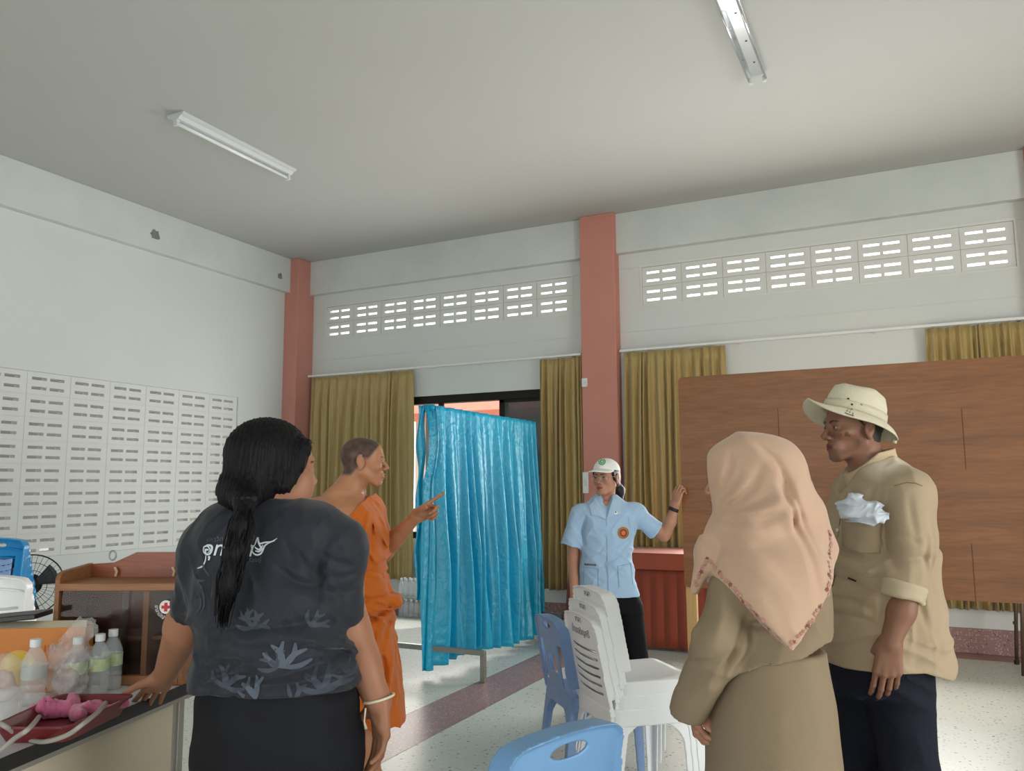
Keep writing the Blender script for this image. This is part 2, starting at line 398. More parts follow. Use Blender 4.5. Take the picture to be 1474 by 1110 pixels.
def skin_col(base, red=None, spots=0., seed=1):
    """skin tone with gentle variation"""
    b = A3(base)
    def fn(V):
        r = np.sin(V[:, 0]*61+seed)*np.sin(V[:, 1]*53+1.3*seed)*np.sin(V[:, 2]*47+2*seed)
        return b[None]*(1+.06*r[:, None])
    return fn
def lin(h): return A3(srgb(h)[:3])
def PH(x, y, dh):
    """point on a sight line at horizontal depth dh"""
    r = ray(x, y); return CC+r*(dh/(r@VF))
def sec(y, xl, xr, th, dh, dy=0.):
    a, b = PH(xl, y, dh), PH(xr, y, dh); c = (a+b)/2+VF*dy; return (c[2], c[0], c[1], np.linalg.norm(b-a)/2, th/2)
def cone(F, a, b, ra, rb, k=.02, op=1, tip=0.):
    """tapered tube with a flat end at b"""
    a, b = A3(a), A3(b); ba = b-a; L2 = ba@ba; n = nrm(ba); m = max(ra, rb)
    def f(p):
        q = p-a; h = np.clip((q@ba)/L2, 0, 1.0); d = np.linalg.norm(q-h[..., None]*ba, axis=-1)-(ra+(rb-ra)*h); return np.maximum(d, (p-b)@n-tip)
    return F._add(np.minimum(a, b)-m, np.maximum(a, b)+m, f, k, op)
from mathutils.bvhtree import BVHTree
def bvh_of(me, origin):
    v = [tuple(A3(x.co)+A3(origin)) for x in me.vertices]; return BVHTree.FromPolygons(v, [tuple(p.vertices) for p in me.polygons])
def stick(me, bvh, M, direc, lift=.0015, cutlen=200):
    """lay a flat mesh (local xy, placed by M) onto a surface along direc"""
    bm = bmesh.new(); bm.from_mesh(me)
    bmesh.ops.subdivide_edges(bm, edges=[e for e in bm.edges if e.calc_length() > cutlen], cuts=3, use_grid_fill=True)
    bm.transform(M); d = Vector(direc).normalized(); bad = []
    for v in bm.verts:
        h = bvh.ray_cast(v.co-d*.6, d)
        if h[0] is None: bad.append(v)
        else: v.co = h[0]-d*lift
    bmesh.ops.delete(bm, geom=bad, context='VERTS'); bm.to_mesh(me); bm.free(); return me
def move_mesh(me, off):
    me.transform(Matrix.Translation(-Vector(off))); return me
m_skin = lambda n, rough=.5: mat('skin_'+n, 'a07055', rough, attr='Col', sss=.12, spec=.35, bump=.06, bscale=220)

def grooves(lines, dh, center):
    """hand-drawn creases on the side facing the sight line: (pixel polyline, depth m, half width m); negative depth makes a ridge"""
    L = []
    for pts, amp, w_ in lines:
        q = [PH(x, y, dh) for x, y in pts]; L.append(([(A3((a@VR, a[2])), A3((b@VR, b[2]))) for a, b in zip(q[:-1], q[1:])], amp, w_))
    c = A3(center)
    def fn(p):
        u = np.stack([p@VR, p[..., 2]], -1); near = np.clip(-((p-c)@VF)/.04+.3, 0, 1); t = 0
        for segs, amp, w_ in L:
            d = None; n = len(segs)
            for i, (a, b) in enumerate(segs):
                ba = b-a; h = np.clip(((u-a)@ba)/(ba@ba), 0, 1); s_ = np.linalg.norm(u-a-h[..., None]*ba, axis=-1); f = np.sin(np.pi*np.clip((i+h)/n*.9+.07, 0, 1))**.6; v = amp*f*np.exp(-(s_/w_)**2)
                d = v if d is None else np.where(np.abs(v) > np.abs(d), v, d)
            t = t+d
        return t*near
    return fn
# ------------------------------------------------------------------ room
YW = 7.84; YBM = YW-.08; YPL = YW-.15
ZC = float(ony(1200, 257.8, YBM)[2]); ZB = float(ony(1474, 284.6, YBM)[2])
XBM = float(onz(0, 293, ZB)[0]); XW = XBM-.08
XR, YR = 5.1, -4.0
BW, BH = .406, .199
m_wall = mat('white_wall_paint', 'd6dbd9', .75, var=.35, vscale=.6, vcol='c6ccc9', bump=.08, bscale=40)
m_ceil = mat('ceiling_paint', 'bbbdba', .8, var=.35, vscale=.5, vcol='b2b3af')
m_beam = mat('beam_paint', 'd3d9d7', .75, var=.8, vscale=1.3, vcol='c3c9c6', bump=.15, bscale=14)
m_pink = mat('salmon_pillar_paint', 'c88a7d', .7, var=.3, vscale=3, vcol='bd7e71')
m_block = mat('white_block_paint', 'dcdedb', .75, var=.3, vscale=3, vcol='d0d3d0', bump=.1, bscale=50)
def terrazzo(name, base, chips):
    m = mat(name, base, .33, spec=.4); nt, b = nodes_of(m); L = nt.links.new
    tc = nt.nodes.new('ShaderNodeTexCoord'); prev = None
    n0 = nt.nodes.new('ShaderNodeTexNoise'); n0.inputs['Scale'].default_value = .9; n0.inputs['Detail'].default_value = 5; L(tc.outputs['Object'], n0.inputs['Vector'])
    mx = nt.nodes.new('ShaderNodeMix'); mx.data_type = 'RGBA'; mx.inputs['A'].default_value = srgb(base); mx.inputs['B'].default_value = tuple(c*.82 for c in srgb(base)[:3])+(1,)
    L(n0.outputs['Fac'], mx.inputs['Factor']); prev = mx.outputs['Result']
    for sc_, th, colr in chips:
        v = nt.nodes.new('ShaderNodeTexVoronoi'); v.inputs['Scale'].default_value = sc_; L(tc.outputs['Object'], v.inputs['Vector'])
        n = nt.nodes.new('ShaderNodeMath'); n.operation = 'LESS_THAN'; n.inputs[1].default_value = th; L(v.outputs['Distance'], n.inputs[0])
        w2 = nt.nodes.new('ShaderNodeSeparateColor'); L(v.outputs['Color'], w2.inputs[0])
        n2 = nt.nodes.new('ShaderNodeMath'); n2.operation = 'GREATER_THAN'; n2.inputs[1].default_value = .45; L(w2.outputs[0], n2.inputs[0])
        n3 = nt.nodes.new('ShaderNodeMath'); n3.operation = 'MULTIPLY'; L(n.outputs[0], n3.inputs[0]); L(n2.outputs[0], n3.inputs[1])
        mx = nt.nodes.new('ShaderNodeMix'); mx.data_type = 'RGBA'; L(n3.outputs[0], mx.inputs['Factor']); L(prev, mx.inputs['A']); mx.inputs['B'].default_value = srgb(colr); prev = mx.outputs['Result']
    L(prev, b.inputs['Base Color']); return m
m_floor = terrazzo('pale_terrazzo', 'cdd0c8', [(38, .22, '8d918b'), (21, .16, '6a706c'), (30, .2, 'd6d8d0'), (13, .08, '55504a')])
m_band = terrazzo('mauve_terrazzo', '9a7a77', [(45, .3, 'b39793'), (30, .2, '6d4f50'), (60, .25, 'c4aca6')])
BX0, BX1 = -2.86, -2.49
fl = MB()
fl.box((XW-.2, YR-.2, -.12), (BX0, YW-.28, 0)); fl.box((BX1, YR-.2, -.12), (XR+.2, YW-.28, 0))
floor = struct(fl.build('floor', m_floor))
fb = MB(); fb.box((BX0, YR-.2, -.12), (BX1, YW-.28, 0)); fb.box((XW-.2, YW-.28, -.12), (XR+.2, YW+.2, 0)); fb.build('floor_band', m_band, floor)
m_brass = mat('brass_strip', '9a8a62', .4, metal=.7)
for x in (BX0, BX1): MB().box((x-.003, YR, 0), (x+.003, YW-.28, .0012)).build('divider_strip', m_brass, floor)
MB().box((XW, YW-.283, 0), (XR, YW-.277, .0012)).build('divider_strip', m_brass, floor)
ceil = struct(MB().box((XW-.2, YR-.2, ZC), (XR+.2, YW+.2, ZC+.12)).build('ceiling', m_ceil))
# ---- openings
def wall_with_holes(lo, hi, t0, t1, holes, axis):
    """slab spanning lo..hi (u,z), thickness t0..t1, rectangular holes (u0,u1,z0,z1)"""
    us = sorted({lo[0], hi[0], *[h[0] for h in holes], *[h[1] for h in holes]}); zs = sorted({lo[1], hi[1], *[h[2] for h in holes], *[h[3] for h in holes]})
    b = MB()
    for i in range(len(us)-1):
        run = None
        for j in range(len(zs)-1):
            uc, zc_ = (us[i]+us[i+1])/2, (zs[j]+zs[j+1])/2
            solid = not any(h[0] < uc < h[1] and h[2] < zc_ < h[3] for h in holes)
            if solid and run is None: run = zs[j]
            if run is not None and (not solid or j == len(zs)-2):
                z1 = zs[j+1] if solid else zs[j]
                if axis == 'x': b.box((us[i], t0, run), (us[i+1], t1, z1))
                else: b.box((t0, us[i], run), (t1, us[i+1], z1))
                run = None
    me = b.mesh(); bm = bmesh.new(); bm.from_mesh(me); bmesh.ops.remove_doubles(bm, verts=bm.verts, dist=1e-5); bm.to_mesh(me); bm.free(); return me
v1x = float(ony(823, 451, YW)[0]); v2x = float(ony(1464, 382, YW)[0]); vz = float(ony(823, 451, YW)[2])
V1 = (v1x-8*BW, v1x, vz, vz+2*BH); V2 = (v2x-8*BW, v2x, vz, vz+2*BH)
wz0, wz1 = float(ony(603, 775, YW)[2]), float(ony(690, 565.5, YW)[2])
W1 = (-5.9, -3.12, wz0, wz1); W2 = (-2.2, .65, wz0, wz1)
wall_b = struct(link('wall_back', wall_with_holes((XW-.2, 0), (XR+.2, ZC), YW, YW+.12, [V1, V2, W1, W2], 'x'), m_wall))
ZL0 = float(onx(81, 800, XW)[2]); YL1 = float(onx(343, 573, XW)[1]); NLC = 12
LH = (YL1-NLC*BW, YL1, ZL0, ZL0+8*BH)
wall_l = struct(link('wall_left', wall_with_holes((YR-.2, 0), (YW+.12, ZC), XW-.12, XW, [LH], 'y'), m_wall))
wall_r = struct(link('wall_right', wall_with_holes((YR-.2, 0), (YW+.12, ZC), XR, XR+.12, [(-.3, 3.5, 0, 2.65)], 'y'), m_wall))
wall_f = struct(link('wall_rear', wall_with_holes((XW-.2, 0), (XR+.2, ZC), YR-.12, YR, [(-3.6, 1.6, 0, 2.65)], 'x'), m_wall))
# ---- vent blocks with four slots each
def block_mesh(depth, hh=.027):
    b = MB(); g = .002; w_, h_ = BW-2*g, BH-2*g; xs = [0]; ribs = [.042, .135, .030, .135]; x = 0
    for r in ribs: x += r; xs.append(x)
    xs.append(w_); zs = [0, .0555-hh/2, .0555+hh/2, .1395-hh/2, .1395+hh/2, h_]
    for i in range(5):
        for j in range(5):
            if i in (1, 3) and j in (1, 3): continue
            b.box((xs[i], 0, zs[j]), (xs[i+1], depth, zs[j+1]))
    me = b.mesh(); bm = bmesh.new(); bm.from_mesh(me); bmesh.ops.remove_doubles(bm, verts=bm.verts, dist=1e-5)
    inner = [f for f in bm.faces if any(f2 is not f and (f.calc_center_median()-f2.calc_center_median()).length < 1e-5 for e in f.edges for f2 in e.link_faces)]
    bmesh.ops.delete(bm, geom=inner, context='FACES_ONLY'); bmesh.ops.recalc_face_normals(bm, faces=bm.faces); bm.to_mesh(me); bm.free(); me.materials.append(m_block); return me
bme = block_mesh(.075, .026); bmv = block_mesh(.026, .028)
m_joint = mat('grey_joint', 'd2d5d2', .8)
for V in (V1, V2):
    for i in range(8):
        for j in range(2):
            link('vent_block', bmv, None, wall_b, loc=(V[0]+i*BW+.002, YW+.012, V[2]+j*BH+.002))
    jm = MB()
    for i in range(9): jm.box((V[0]+i*BW-.004, YW+.02, V[2]), (V[0]+i*BW+.004, YW+.04, V[3]))
    for j in range(3): jm.box((V[0], YW+.021, V[2]+j*BH-.004), (V[1], YW+.039, V[2]+j*BH+.004))
    jm.build('mortar', m_joint, wall_b)
for i in range(NLC):
    for j in range(8):
        o = link('vent_block', bme, None, wall_l, loc=(XW-.016, LH[0]+i*BW+.002, LH[2]+j*BH+.002)); o.rotation_euler = (0, 0, math.pi/2)
jm = MB()
for i in range(NLC+1): jm.box((XW-.085, LH[0]+i*BW-.004, LH[2]), (XW-.02, LH[0]+i*BW+.004, LH[3]))
for j in range(9): jm.box((XW-.084, LH[0], LH[2]+j*BH-.004), (XW-.021, LH[1], LH[2]+j*BH+.004))
jm.build('mortar', m_joint, wall_l)
# ---- beams, pillars, skirting
bb = struct(MB().box((XW, YBM, ZB), (XR, YW+.01, ZC)).build('trim_1', m_beam, bevel=.006))
bl = struct(MB().box((XW-.01, YR, ZB), (XBM, YBM, ZC)).build('trim_2', m_beam, bevel=.006))
m_crack = mat('bare_plaster', '8d8e88', .9, var=.8, vscale=30, vcol='5e5f5b', bump=.8, bscale=50)
for px, py, r in ((223, 338, .075), (403, 398, .05), (-6, 276, .13)):
    c = onx(px, py, XBM)
    pv = []
    for k in range(14):
        a = k/14*2*math.pi; rr = r*rng.uniform(.55, 1.0); pv.append((rr*math.cos(a), rr*math.sin(a)*.95))
    MB().prism(pv, lambda u, v, t: (c[0]+t, c[1]+u, c[2]+v), 0, .004).build('plaster_scar', m_crack if r < .1 else m_beam, bl)
pl, pr = float(ony(839, 640, YPL)[0]), float(ony(890, 640, YPL)[0])
PWD = pr-pl
struct(MB().box((pl, YPL, 0), (pr, YW, ZC)).build('pillar', m_pink, bevel=.008))
cx1 = float(ony(429, 420, YPL-.15)[0])
struct(MB().box((XW, YPL-.15, 0), (cx1, YW, ZC)).build('pillar', m_pink, bevel=.008))
struct(MB().box((v2x+.1, YPL, 0), (v2x+.1+PWD, YW, ZC)).build('pillar', m_pink, bevel=.008))
for i, (x0, x1) in enumerate(((cx1, pl), (pr, v2x+.1), (v2x+.1+PWD, XR))):
    struct(MB().box((x0, YW-.02, 0), (x1, YW+.002, .2)).build('baseboard_back', m_band, bevel=.004))
struct(MB().box((XW-.002, YR, 0), (XW+.02, YPL-.15, .2)).build('baseboard_left', m_band, bevel=.004))
# thin plaster ledge lines of the lintels on the back wall
for V, x0, x1 in ((V1, cx1, pl), (V2, pr, v2x+.1)):
    lm = MB(); lm.box((x0, YW-.008, V[3]+.0), (V[0]-.02, YW, V[3]+.008)); lm.box((V[1]+.02, YW-.008, V[3]), (x1, YW, V[3]+.008))
    lm.box((x0, YW-.006, V[2]-.26), (x1, YW, V[2]-.252)); lm.build('lintel_line', m_wall, wall_b)
    fr = MB(); t = .02
    fr.box((V[0]-t, YW-.004, V[2]-t), (V[1]+t, YW+.0, V[2])); fr.box((V[0]-t, YW-.004, V[3]), (V[1]+t, YW, V[3]+t)); fr.box((V[0]-t, YW-.004, V[2]), (V[0], YW, V[3])); fr.box((V[1], YW-.004, V[2]), (V[1]+t, YW, V[3]))
    fr.build('vent_border', m_block, wall_b)
# ---- windows in dark aluminium frames
m_alu = mat('dark_bronze_aluminium', '15130f', .45, metal=.3)
m_tint = mat('tinted_glass', '8f979c', .04, trans=.85, spec=.6, ior=1.45)
def window(name, W, panes):
    x0, x1, z0, z1 = W
    f = MB(); t = .09
    f.box((x0, YW+.0, z0), (x1, YW+.1, z0+.07)); f.box((x0, YW, z1-t), (x1, YW+.1, z1)); f.box((x0, YW, z0), (x0+.05, YW+.1, z1)); f.box((x1-.05, YW, z0), (x1, YW+.1, z1))
    r = struct(f.build(name, m_alu, bevel=.003))
    for a, b_, y in panes:
        s = MB(); y += YW
        s.box((a, y, z0+.07), (a+.055, y+.03, z1-t)); s.box((b_-.055, y, z0+.07), (b_, y+.03, z1-t)); s.box((a, y, z0+.07), (b_, y+.03, z0+.13)); s.box((a, y, z1-t-.03), (b_, y+.03, z1-t))
        so = s.build('sash', m_alu, r)
        MB().box((a+.05, y+.012, z0+.12), (b_-.05, y+.018, z1-t-.02)).build('pane', m_tint, so)
    return r
mx1, mx2 = float(ony(633, 590, YW)[0]), float(ony(721, 590, YW)[0])
window('window_1', W1, [(mx2-.03, W1[1]-.05, .02), (mx2-.0, W1[1]-.08, .06)])
window('window_2', W2, [(W2[0]+.05, W2[0]+.75, .02), (W2[1]-.75, W2[1]-.05, .02)])
struct(MB().box((mx1-.03, YW+.02, wz0), (mx1+.03, YW+.05, wz1-.08)).build('trim_3', m_alu))
# ---- ceiling lights
m_enam = mat('white_enamel', 'd2d8da', .3, spec=.6)
m_refl = mat('polished_reflector', 'dfe3e6', .16, metal=.95)
m_tube = mat('unlit_glass_tube', 'eef2f3', .15, spec=.7)
m_dark = mat('dark_fitting', '3a3a38', .5)
def batten(x, y0, y1, w_, twin, label):
    L_ = y1-y0
    t = thing('fluorescent_light', label, 'ceiling light', (x, y0, ZC))
    if twin:
        b = MB(); prof = [(-w_/2, -.045), (-w_/2+.012, -.05), (-w_/2+.03, -.012), (-.03, -.012), (0, -.012), (.03, -.012), (w_/2-.03, -.012), (w_/2-.012, -.05), (w_/2, -.045), (w_/2-.02, 0), (-w_/2+.02, 0)]
        b.prism(prof, lambda u, v, q: (u, q, v), 0, L_); b.build('reflector', m_refl, t, bevel=.002)
        for s in (-1, 1):
            MB().tube([(s*(w_/2-.01), .01, -.052), (s*(w_/2-.01), L_-.01, -.052)], .006, 8).build('reflector_lip', m_refl, t, smooth=True)
            MB().box((s*(w_/2-.02)-.012, L_-.02, -.07), (s*(w_/2-.02)+.012, L_+.004, -.03)).build('tube_holder', m_enam, t, bevel=.004)
            MB().box((s*(w_/2-.02)-.012, -.004, -.07), (s*(w_/2-.02)+.012, .02, -.03)).build('tube_holder', m_enam, t, bevel=.004)
        for q in (.35, .62, .85): MB().lathe([(.008, -.014), (.008, -.011)], (0.01, L_*q, 0), 10).build('screw', m_dark, t)
    else:
        b = MB(); prof = [(-w_/2, 0), (-w_/2, -.02), (-w_/2+.03, -.028), (-.035, -.05), (.035, -.05), (w_/2-.03, -.028), (w_/2, -.02), (w_/2, 0)]
        b.prism(prof, lambda u, v, q: (u, q, v), 0, L_); b.build('housing', m_enam, t, bevel=.003)
        MB().tube([(.0, .03, -.075), (.0, L_-.03, -.075)], .014, 12).build('lamp_tube', m_tube, t, smooth=True)
        for q in (0.0, L_-.03): MB().box((-.022, q, -.095), (.022, q+.03, -.045)).build('tube_holder', m_enam, t, bevel=.006)
        for q in (.3, .66): MB().lathe([(.007, -.004), (.007, 0)], (-w_/2+.03, L_*q, -.03), 8).build('screw', m_dark, t)
    return t
a1, b1 = onz(252, 168, ZC-.03), onz(416, 250, ZC-.03); a2, b2 = onz(1047, 0, ZC-.03), onz(1091, 112, ZC-.03)
batten((a1[0]+b1[0])/2, a1[1], b1[1], .17, False, 'white fluorescent batten with one bare tube on ceiling toward the block wall')
batten((a2[0]+b2[0])/2, b2[1]-1.26, b2[1], .13, True, 'empty shiny metal reflector light on ceiling, without tubes')
# ---- curtain rails and gold curtains
m_rail = mat('white_rail', 'e2e4e2', .4)
zr = float(ony(640, 526.5, YW-.1)[2])
m_gold = mat('gold_satin', 'b09a62', .42, spec=.45, sheen=.3, var=.5, vscale=9, vcol='8f7844', bstretch=(6, 6, .4), bump=.05, bscale=20)
def rail(x0, x1, label):
    t = thing('curtain_rail', label, 'curtain rail', (x0, YW-.1, zr))
    MB().box((0, -.012, -.008), (x1-x0, .012, .016)).build('track', m_rail, t, bevel=.003)
    for q in (.03, .33, .66, .97):
        MB().box(((x1-x0)*q-.012, 0, -.01), ((x1-x0)*q+.012, .1, .012)).build('bracket', m_rail, t)
rail(cx1+.02, pl-.02, 'white curtain rail on the wall between corner pillar and middle pillar')
rail(pr+.02, v2x+.08, 'white curtain rail on the wall above the plywood board')
def drape(name, x0, x1, y, z0, z1, n, amp, seed, mtl, flare=0.05, swing=0.0):
    """pleated cloth hanging along X"""
    r = random.Random(seed); ph = [r.uniform(0, 6.28) for _ in range(6)]; nu = n*14; nv = 30
    wid = [1+.35*math.sin(i*1.7+ph[0])+.2*math.sin(i*.6+ph[1]) for i in range(n)]; tot = sum(wid); cum = [0]
    for q in wid: cum.append(cum[-1]+q/tot)
    def fn(u, v):
        i = min(int(u*n), n-1); f = u*n-i; s = cum[i]+(cum[i+1]-cum[i])*f
        a = amp*(.45+.55*min(1, v*5))*(1+.3*math.sin(i*2.1+ph[2]))
        if v < .06: a *= .7
        off = a*math.sin(2*math.pi*(u*n)+.5*math.sin(v*3+ph[3]+i))+.15*a*math.sin(4*math.pi*u*n+ph[4])
        x = x0+(x1-x0)*s+(s-.5)*flare*v+swing*v*v+.006*math.sin(v*5+i*1.3+ph[5])
        return (x-x0, off, (z1-z0)*(1-v)+.004*math.sin(u*n*2))
    b = MB(); b.grid(fn, nu, nv)
    return b
def gold(x0, x1, n, seed, label, z0):
    t = thing('curtain', label, 'curtain', (x0, YW-.1, z0), group='gold curtains')
    drape('cloth', x0, x1, 0, z0, zr-.02, n, .035, seed, m_gold).build('cloth', m_gold, t, smooth=True, solid=.003)
zcb = float(ony(570, 834, YW-.1)[2])
gx = lambda px, py: float(ony(px, py, YW-.1)[0])
gold(gx(446, 640), gx(594, 640), 13, 1, 'gold curtain hanging beside the salmon corner pillar', zcb)
gold(gx(779, 640), gx(839, 640), 8, 2, 'narrow bunched gold curtain between blue screen and middle pillar', zcb-.02)
gold(gx(899, 530), gx(1044, 530), 12, 3, 'gold curtain hanging between middle pillar and plywood board', zcb)
gold(gx(1333, 500), gx(1490, 500), 13, 4, 'gold curtain mostly hidden behind the plywood board', zcb)
for px, py, h_, lb in ((840.5, 551, .09, 'small white switch box high on the middle pillar'), (842, 695, .21, 'tall white notice plate low on the middle pillar')):
    c = ony(px, py, YPL); o = thing('wall_plate', lb, 'wall plate', (c[0]+.012, YPL, c[2]-h_/2)); MB().box((-.03, -.018, 0), (.03, 0, h_)).build('plate', m_rail, o, bevel=.004); MB().box((-.012, -.022, h_*.35), (.012, -.018, h_*.65)).build('rocker', m_enam, o, bevel=.002)
# ---- outside
m_ground = mat('sunlit_concrete', 'b8b2a6', .9, var=.5, vscale=1.5, vcol='a39d90')
g = MB().box((-40, YW+.2, -.5), (40, 60, -.2)); struct(g.build('ground_outside', m_ground))
struct(MB().box((-40, -40, -.5), (XW-.25, YW+.2, -.2)).build('ground_side_yard', m_ground))
struct(MB().box((XR+.25, -40, -.5), (40, YW+.2, -.2)).build('ground_front_yard', m_ground))
struct(MB().box((XW-.25, -40, -.5), (XR+.25, YR-.25, -.2)).build('ground_porch', m_ground))
m_roof = mat('terracotta_roof', 'c9775f', .7, var=.5, vscale=6, vcol='b0604a')
m_cream = mat('cream_render', 'd9cdbb', .8)
h = thing('neighbour_house', 'cream house with terracotta roof seen through the open window', 'house', (-3.7, 13.5, -.2))
MB().box((-5, 0, 0), (4.2, 4, 3.1)).build('wall', m_cream, h)
rb = MB(); rb.prism([(-1.1, 2.75), (-1.1, 2.9), (2, 4.6), (5.1, 2.9), (5.1, 2.75), (2, 4.4)], lambda u, v, q: (q, u, v), -5.6, 4.8); rf = rb.build('roof', m_roof, h)
for i in range(9): MB().obox((-5.3+i*1.2, -1.05, 2.88), (-5.3+i*1.2, 2, 4.57), .06, .06).build('rafter_ridge', m_roof, rf)
for x in (-3.5, -1, 1.5):
    wo = MB().box((x, -.04, 1.0), (x+1.2, .0, 2.2)).build('window', m_alu, h); MB().box((x+.08, -.05, 1.08), (x+1.12, -.03, 2.12)).build('pane', m_tint, wo)
m_shed = mat('weathered_grey_wall', '8a8a86', .9, var=.5, vscale=1, vcol='6a6a66')
s = thing('boundary_shed', 'grey shed outside the slotted block wall', 'shed', (-10.2, 2, -.2))
MB().box((-.15, -9, 0), (.15, 8, 3.6)).build('wall', m_shed, s)
MB().prism([(-.6, 3.5), (-.6, 3.6), (1.5, 3.95), (1.5, 3.85)], lambda u, v, q: (u, q, v), -9.2, 8.2).build('roof', m_roof, s)
lw = struct(MB().box((-9.2, 2.2, -.2), (-8.9, 6.2, .75)).build('garden_wall', mat('whitewashed_wall', 'e8e6e0', .8)))
# ------------------------------------------------------------------ plywood board with its stand
Z3 = A3((0, 0, 1))
def wood(name, a, b, rough, sc=(1.2, 14, 14), grain=9., coat=0.):
    m = mat(name, a, rough, coat=coat); nt, bs = nodes_of(m); L = nt.links.new
    tc = nt.nodes.new('ShaderNodeTexCoord'); mp = nt.nodes.new('ShaderNodeMapping'); mp.inputs['Scale'].default_value = sc; L(tc.outputs['Object'], mp.inputs[0])
    n = nt.nodes.new('ShaderNodeTexNoise'); n.inputs['Scale'].default_value = 1.3; n.inputs['Detail'].default_value = 9; n.inputs['Roughness'].default_value = .65; n.inputs['Distortion'].default_value = 1.2; L(mp.outputs[0], n.inputs['Vector'])
    n2 = nt.nodes.new('ShaderNodeTexNoise'); n2.inputs['Scale'].default_value = grain; n2.inputs['Detail'].default_value = 4; L(mp.outputs[0], n2.inputs['Vector'])
    ad = nt.nodes.new('ShaderNodeMath'); ad.operation = 'MULTIPLY_ADD'; ad.inputs[1].default_value = .45; L(n2.outputs['Fac'], ad.inputs[0])
    ml = nt.nodes.new('ShaderNodeMath'); ml.operation = 'MULTIPLY'; ml.inputs[1].default_value = .75; L(n.outputs['Fac'], ml.inputs[0]); L(ml.outputs[0], ad.inputs[2])
    cr = nt.nodes.new('ShaderNodeValToRGB'); e = cr.color_ramp.elements; e[0].position = .38; e[0].color = srgb(b); e[1].position = .78; e[1].color = srgb(a); L(ad.outputs[0], cr.inputs[0]); L(cr.outputs[0], bs.inputs['Base Color'])
    bp = nt.nodes.new('ShaderNodeBump'); bp.inputs['Strength'].default_value = .08; L(ad.outputs[0], bp.inputs['Height']); L(bp.outputs[0], bs.inputs['Normal']); return m
m_ply = wood('red_brown_plywood', '915f38', '6b4428', .4, (.9, 9, 9)); m_edge = mat('pale_plywood_edge', 'c8a67c', .7); m_pine = mat('raw_pine', 'c4a06a', .7, var=.4, vscale=10, vcol='b08a54', bstretch=(8, 8, .6))
bx0, by, bz0, bz1, bx1 = -1.345, 5.25, .735, 2.085, 1.1
bd = thing('plywood_board', 'large brown plywood board standing upright, held by its edge', 'board', (bx0, by, 0))
def rrect(w, h, r, n=5):
    o = []
    for cx, cy, a0 in ((w-r, h-r, 0), (r, h-r, 90), (r, r, 180), (w-r, r, 270)):
        for k in range(n+1): a = math.radians(a0+90*k/n); o.append((cx+r*math.cos(a), cy+r*math.sin(a)))
    return o
MB().prism(rrect(bx1-bx0, bz1-bz0, .03), lambda u, v, q: (u, q, bz0+v), 0, .003).build('face_sheet', m_ply, bd)
MB().prism(rrect(bx1-bx0, bz1-bz0, .03), lambda u, v, q: (u, q, bz0+v), .003, .02).build('edge_core', m_edge, bd)
for x in (.035, 1.95): MB().box((x-.033, .021, 0), (x+.033, .065, 1.95)).build('post', m_pine, bd, bevel=.003)
for x in (.035, 1.95): MB().box((x-.033, -.1, 0), (x+.033, .35, .04)).build('foot', m_pine, bd, bevel=.003) if x > 1 else MB().box((x-.033, .066, 0), (x+.033, .3, .04)).build('foot', m_pine, bd, bevel=.003)
MB().box((.07, .022, 1.1), (1.9, .06, 1.16)).build('cross_rail', m_pine, bd, bevel=.003)
for x, z in ((.62, 1.75), (1.62, 1.7), (.62, .95), (1.62, .95)): MB().box((x, -.0012, z-.24), (x+.003, 0, z+.1)).build('pencil_line', mat('faint_pencil', '5a3524', .8), bd)
# folding table behind the board, only a leg shows
m_bm = mat('brown_enamel_steel', '5f4c40', .4, metal=.4); fx = float(ony(1463, 915, 7.5)[0])
ft = thing('folding_table', 'folding table with brown steel legs standing behind the plywood board', 'table', (fx, 7.5, 0))
MB().box((-1.3, -.5, .72), (.3, .06, .75)).build('tabletop', mat('table_laminate', 'b0a898', .5), ft, bevel=.004)
for x in (-1.2, 0.0):
    for y in (-.42, 0.0): MB().tube([(x-.012, y, .0), (x+.012, y, .45), (x+.02, y, .72)], .014, 10).build('leg', m_bm, ft, smooth=True)
    MB().lathe([(.017, .3), (.017, .32)], (x, 0, 0), 10).build('collar', mat('dark_fitting', '3a3a38'), ft); MB().lathe([(.018, 0), (.018, .03)], (x-.012, 0, 0), 10).build('rubber_foot', mat('black_rubber_foot', '1c1c1c', .7), ft)
# ------------------------------------------------------------------ red skirted table
m_red = mat('brick_red_satin', '8e3f2a', .55, sheen=.2, spec=.35, var=.3, vscale=6, vcol='7c3322'); tx0, tx1, ty0, ty1, tz = -2.80, -.95, 6.9, 7.6, .80
rt = thing('skirted_table', 'table dressed in brick red cloth with a pleated skirt', 'table', (tx0, ty0, 0))
w_, d_ = tx1-tx0, ty1-ty0
MB().box((0.02, .02, tz-.03), (w_-.02, d_-.02, tz-.004)).build('tabletop', m_edge, rt)
for x in (.08, w_-.08):
    for y in (.08, d_-.08): MB().tube([(x, y, 0), (x, y, tz-.03)], .015, 8).build('leg', m_bm, rt)
MB().box((0, 0, tz-.004), (w_, d_, tz+.004)).build('tablecloth', m_red, rt, bevel=.003)
def skirt(u, v):
    per = 2*d_+w_; s = u*per; amp = .022*min(1, v*2.5+.1); fl = .05*v
    if s < d_: p = (-fl, d_-s); nx, ny = -1, 0
    elif s < d_+w_: p = (s-d_, -fl*.4); nx, ny = 0, -1
    else: p = (w_+fl, s-d_-w_); nx, ny = 1, 0
    k = abs((s/.115) % 1-.5)*2; o = amp*(k**.6-.4)+.004
    return (p[0]+nx*o, p[1]+ny*o, tz-.10-v*(tz-.125))
b = MB(); b.grid(skirt, 420, 8); b.build('pleated_skirt', m_red, rt, smooth=True, solid=.003)
